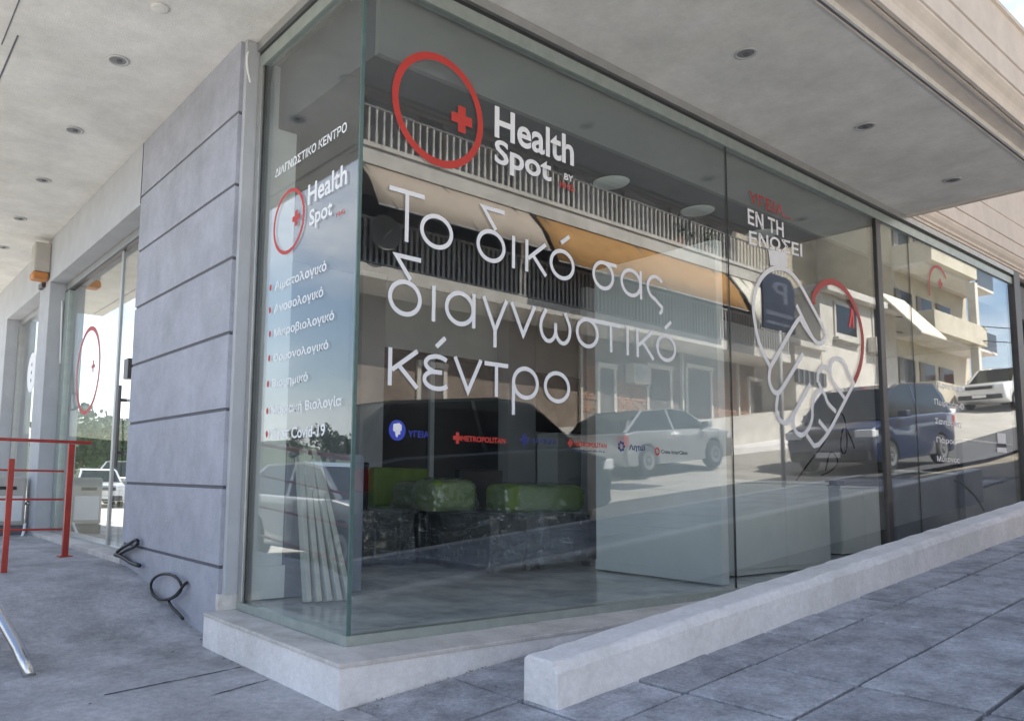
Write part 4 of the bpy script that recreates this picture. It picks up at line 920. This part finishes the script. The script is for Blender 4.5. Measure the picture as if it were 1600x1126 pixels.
# ------------------------------------------------------------------ cars
m_tyre = mat('tyre', (.02, .02, .02), .85, 9, .1, .1, 60); m_rim = mat('rim', (.55, .55, .57), .3, 9, .05, 0, metal=.8)
m_cglass = mat('car_glass', (.012, .016, .017), .12, 3, .1, 0); m_head = mat('headlight', (.75, .78, .80), .12, 9, .03, 0); m_tail = mat('taillight', (.40, .02, .02), .2, 9, .05, 0)
m_trim = mat('car_trim', (.03, .03, .035), .6, 9, .05, 0); m_plate = mat('number_plate', (.8, .8, .78), .5, 9, .02, 0)
def paint(name, c, metal=.2): return mat(name, c, .28, 3, .02, 0, metal=metal, coat=1)
KINDS = {'hatch': dict(L=4.2, Wd=.86, low=[(-2.08, .34), (-2.1, .62), (-2.0, .86), (-1.1, .97), (0, .98), (1.6, 1.0), (2.05, .96), (2.1, .6), (2.06, .34)], cab=[(-1.15, .96), (-.45, 1.40), (.1, 1.47), (1.2, 1.44), (1.75, 1.25), (2.0, .98)]),
         'sedan': dict(L=4.5, Wd=.87, low=[(-2.2, .34), (-2.24, .6), (-2.1, .80), (-1.1, .92), (0, .95), (1.5, .98), (2.2, .94), (2.25, .6), (2.2, .34)], cab=[(-1.2, .91), (-.35, 1.36), (.2, 1.42), (.8, 1.38), (1.65, .98)]),
         'van': dict(L=4.4, Wd=.92, low=[(-2.1, .36), (-2.17, .65), (-2.08, .95), (-1.35, 1.12), (0, 1.15), (1.6, 1.17), (2.15, 1.12), (2.18, .6), (2.12, .36)], cab=[(-1.5, 1.11), (-.75, 1.74), (-.1, 1.84), (1.6, 1.83), (2.02, 1.6), (2.12, 1.14)]),
         'pickup': dict(L=5.0, Wd=.92, low=[(-2.4, .5), (-2.45, .8), (-2.35, 1.05), (-1.4, 1.15), (0, 1.18), (.6, 1.2), (2.4, 1.18), (2.45, .7), (2.4, .5)], cab=[(-1.45, 1.14), (-.8, 1.68), (-.2, 1.76), (.5, 1.74), (.75, 1.19)])}
def car(kind, pm, label, loc, rz, tilt=0, group='parked cars', rim=None):
    K = KINDS[kind]; L_, Wd = K['L'], K['Wd']
    t = thing('parked_car', label, 'car', loc, 0, group); t.rotation_euler = (0, -tilt, rz)
    def loft(prof, ws, closed=True):
        cx = sum(p[0] for p in prof)/len(prof); cz = sum(p[1] for p in prof)/len(prof); v = []; n = len(prof)
        for y, s in ws: v += [(cx+(x-cx)*s, y(x, z) if callable(y) else y, cz+(z-cz)*s) for x, z in prof]
        f = []
        for k in range(len(ws)-1):
            for i in range(n): f.append((k*n+i, k*n+(i+1) % n, (k+1)*n+(i+1) % n, (k+1)*n+i))
        f += [tuple(reversed(range(n))), tuple(range((len(ws)-1)*n, len(ws)*n))]
        return v, f
    # wheel arch cut look: lower body polygon with arches
    low = K['low']; wb = L_*.31; R_ = .33; bot = low[0][1]-.10
    arch = lambda c: [(c+(R_+.06)*math.cos(math.radians(a)), .33+(R_+.06)*math.sin(math.radians(a))) for a in (-15, 15, 45, 75, 105, 135, 165, 195)]
    poly = low+[(low[-1][0]-.05, bot)]+[p for p in arch(wb)]+[p for p in arch(-wb)]+[(low[0][0]+.05, bot)]
    v, f = loft(poly, [(-Wd, .975), (-Wd+.06, 1), (0, 1.005), (Wd-.06, 1), (Wd, .975)])
    MB().add(v, f).obj('body', pm, t, .045, True, 3)
    cab = K['cab']; top = max(z for x, z in cab); zb = cab[0][1]
    wy = lambda z: Wd-.05-(z-zb)/(top-zb)*.16
    n = len(cab)
    mb = MB(); mb.add([(x, -wy(z), z) for x, z in cab]+[(x, wy(z), z) for x, z in cab], [(i, i+1, n+i+1, n+i) for i in range(n-1)]+[tuple(reversed(range(n))), tuple(range(n, 2*n))]); mb.obj('windows', m_cglass, t, .03, False, 2)
    # roof and pillars proud of the glass
    mb = MB(); rr = [p for p in cab if p[1] > top-.14]; o_ = .012
    xs2 = [p[0] for p in rr]; 
    mb.add([(x, s*(wy(z)+.004), z+o_+dz) for dz in (0, -.045) for s in (-1, 1) for x, z in rr], [(i, i+1, len(rr)+i+1, len(rr)+i) for i in range(len(rr)-1)]+[(i, i+1, 2*len(rr)+i+1, 2*len(rr)+i) for i in range(len(rr)-1)]+[(len(rr)+i, len(rr)+i+1, 3*len(rr)+i+1, 3*len(rr)+i) for i in range(len(rr)-1)])
    mb.obj('roof', pm, t, 0, False)
    def pil(a, b, w0):
        m2 = MB()
        for s in (-1, 1):
            m2.add([(a[0]-w0, s*(wy(a[1])+.008), a[1]), (a[0]+w0, s*(wy(a[1])+.008), a[1]), (b[0]+w0*.7, s*(wy(b[1])+.008), b[1]), (b[0]-w0*.7, s*(wy(b[1])+.008), b[1])], [(0, 1, 2, 3)])
            m2.add([(a[0], s*(wy(a[1])+.006), a[1]+.012), (b[0], s*(wy(b[1])+.006), b[1]+.012), (b[0], s*(wy(b[1])-.07), b[1]+.012), (a[0], s*(wy(a[1])-.07), a[1]+.012)], [(0, 1, 2, 3)])
        m2.obj('pillar', pm, t)
    pil(cab[0], rr[0], .035); pil((.25, zb), (.3, top-.02), .04); pil(cab[-1], rr[-1], .07)
    for sx in (-wb, wb):
        for s in (-1, 1):
            w_ = MB().lathe([(.2, -.1), (R_-.03, -.1), (R_, -.06), (R_, .06), (R_-.03, .1), (.2, .1)], (0, 0, 0), 'y', 24).obj('wheel', m_tyre, t, 0, True); w_.location = (sx, s*(Wd-.10), .33)
            MB().lathe([(.21, s*.085), (.20, s*.108), (.06, s*.095), (.05, s*.112)], (0, 0, 0), 'y', 16).obj('rim', rim or m_rim, w_)
    xf = low[1][0]; zf = low[2][1]
    for s in (-1, 1):
        MB().box(xf-.01, xf+.28, s*(Wd-.36) if s > 0 else -(Wd+.002), s*(Wd+.002) if s > 0 else -(Wd-.36), zf-.20, zf-.03).obj('headlight', m_head, t, .03)
        MB().box(low[-2][0]-.16, low[-2][0]+.012, s*(Wd-.2) if s > 0 else -(Wd+.004), s*(Wd+.004) if s > 0 else -(Wd-.2), low[6][1]-.3, low[6][1]-.04).obj('tail_light', m_tail, t, .02)
        MB().box(-.95, -.78, s*(Wd) if s > 0 else -(Wd+.2), s*(Wd+.2) if s > 0 else -(Wd), zb+.02, zb+.16).obj('mirror', pm, t, .03)
        MB().box(-.05, -.04, s*Wd-.003 if s > 0 else -Wd-.003, s*Wd+.003 if s > 0 else -Wd+.003, .4, zb-.03).obj('door_seam', m_trim, t)
    MB().box(xf-.03, xf+.15, -Wd+.1, Wd-.1, bot+.03, bot+.22).obj('bumper', m_trim, t, .03); MB().box(xf-.035, xf-.0, -.5, .5, zf-.20, zf-.08).obj('grille', m_trim, t, .01)
    MB().box(xf-.045, xf-.03, -.26, .26, bot+.10, bot+.21).obj('number_plate', m_plate, t)
    return t
gx = math.atan(.095)
p_blue = paint('paint_blue', (.02, .035, .10)); p_silver = paint('paint_silver', (.45, .46, .47), .5); p_dark = paint('paint_dark', (.06, .07, .075), .3); p_white = paint('paint_white', (.70, .70, .69), 0)
cx = V(1382, 720, 3.8).x+2.1
car('van', p_blue, 'dark blue small van parked nose down the slope, mirrored behind the bronze mullion', (cx, -4.85, zroad(cx, -4.85)), 0, gx).scale = (1.08, 1.04, 1.07)
cx = 14.0
car('hatch', p_silver, 'silver hatchback across the street, mirrored above the long white counter', (13.5, -7.9, zroad(13.5, -7.9)), math.pi, -gx)
car('van', p_dark, 'dark van parked close to the kerb, mirrored behind the third line of lettering', (4.75, -4.65, zroad(4.75, -4.65)), math.pi, -gx, 'parked cars', m_trim)
q = V(1572, 620, 8.2)
car('pickup', p_white, 'white pickup far up the street, mirrored at the right end of the window', (V(1578, 640, 7.8).x, -7.8, zroad(V(1578, 640, 7.8).x, -7.8)), math.radians(8), gx)
# cars to the left of the building, mirrored in the side panes
car('hatch', p_silver, 'silver hatchback parked beside the walkway, mirrored in the narrow corner pane', (-3.95, 6.4, zroad(-3.9, 6.4)), math.radians(90), 0, 'cars on the side street')
car('hatch', p_white, 'small white hatchback on the side street, mirrored left in the side window', (.16-6.35, 29.0, zroad(-6, 29)), math.radians(100), 0, 'cars on the side street')
car('van', p_white, 'white van on the side street, mirrored next to the door handle', (.16-8.8, 30.5, zroad(-6, 30)), math.radians(60), 0, 'cars on the side street')
# ------------------------------------------------------------------ trees and hill
m_bark = mat('bark', (.12, .09, .06), .9, 6, .2, .4, 30); m_leaf = mat('foliage', (.07, .115, .03), .7, 1.5, .25, 0, col2=(.03, .06, .015)); m_leafd = mat('foliage_dark', (.035, .07, .025), .7, 1.2, .25, 0, col2=(.018, .04, .012))
def tree(x, y, h, cr, m_, label, z=-.4, n=900, seed=0):
    rnd = random.Random(seed); t = thing('tree', label, 'tree', (x, y, z), 0, 'trees along the side street')
    tb = MB(); tb.tube([(0, 0, 0), (.05, .03, h*.25), (-.04, .05, h*.5)], [.16*h/5, .12*h/5, .08*h/5], 8)
    cl = []
    for k in range(9):
        a = rnd.uniform(0, 6.28); r = rnd.uniform(.15, .75)*cr; zz = h*rnd.uniform(.5, .92)
        cl.append((Vector((r*math.cos(a), r*math.sin(a), zz)), cr*rnd.uniform(.32, .55))); tb.tube([(0, 0, h*rnd.uniform(.3, .5)), Vector((r*math.cos(a)*.5, r*math.sin(a)*.5, zz*.8)), cl[-1][0]], [.05, .035, .015], 5)
    tb.obj('trunk', m_bark, t, 0, True)
    mb = MB(); s = cr*.085
    for c, rr in cl:
        for _ in range(n//9):
            d = Vector((rnd.gauss(0, 1), rnd.gauss(0, 1), rnd.gauss(0, .8))).normalized()*rr*rnd.uniform(.55, 1.08); p = c+d
            u = Vector((rnd.gauss(0, 1), rnd.gauss(0, 1), rnd.gauss(0, 1))).normalized()*s*rnd.uniform(.6, 1.3); w_ = u.cross(Vector((rnd.gauss(0, 1), rnd.gauss(0, 1), rnd.gauss(0, 1)))).normalized()*s*.7
            mb.add([p-u, p-w_, p+u, p+w_], [(0, 1, 2, 3)])
    mb.obj('crown', m_, t)
q = W(522, 700, 'x', 30); tree(-q.x, q.y, 5.9, 2.0, m_leafd, 'dark round tree, mirrored beside the bottom lines of the corner pane', seed=2)
q = W(466, 700, 'x', 30); tree(-q.x, q.y, 5.9, 1.0, m_leafd, 'slim dark tree, mirrored left of the round one in the corner pane', seed=3)
k = 0
for (px, d, h, cr, m_) in ((128, 71, 7.5, 4.0, m_leafd), (150, 77, 5.8, 3.6, m_leaf), (170, 84, 6.4, 4.2, m_leaf), (192, 84, 6.6, 3.8, m_leafd), (112, 75, 6.6, 3.8, m_leaf), (205, 92, 7, 4.2, m_leaf)):
    P = CAMP+ray(px, 735)*d; labs = ('tall dark tree', 'low bright green tree', 'broad bright green tree', 'dark tree', 'green tree', 'wide green tree')
    tree(.16-P.x, P.y, h, cr, m_, labs[k]+(' behind the parked cars at the left of the side window reflection', ' in the middle of the side window reflection', ' above the white van in the side window reflection', ' right of the door stile in the side window reflection', ' nearest the second column in the side window reflection', ' behind the door handle in the side window reflection')[k], seed=10+k, n=1500); k += 1
for (z0, y0, z1, y1, lab) in ((9.3, -14.3, 8.9, -8.5, 'upper thin overhead wire across the reflected street'), (8.6, -14.3, 8.2, -8.5, 'lower thin overhead wire across the reflected street')):
    pts = [(20+26*k/12, y0+(y1-y0)*k/12, z0+(z1-z0)*k/12-.6*math.sin(math.pi*k/12)) for k in range(13)]
    cable('overhead_wire', pts, .025, m_cable, lab, 'wire', 0)
mb = MB(); n = 60; v = []
for i in range(n+1):
    a = math.radians(60+150*i/n)
    for r, hh_ in ((85, 0), (110, 1), (150, 2)): v.append((r*math.cos(a), r*math.sin(a), -1+hh_*(4.2+2.2*mnoise.noise(Vector((a*3, hh_, 0)))+1.0*mnoise.noise(Vector((a*17, hh_, 4))))))
mb.add(v, [(i*3+j, (i+1)*3+j, (i+1)*3+j+1, i*3+j+1) for i in range(n) for j in range(2)]); mb.obj('hill', mat('hill_scrub', (.06, .085, .035), .95, .25, .3, 0, stain=.3), None, 0, True, kind='structure')
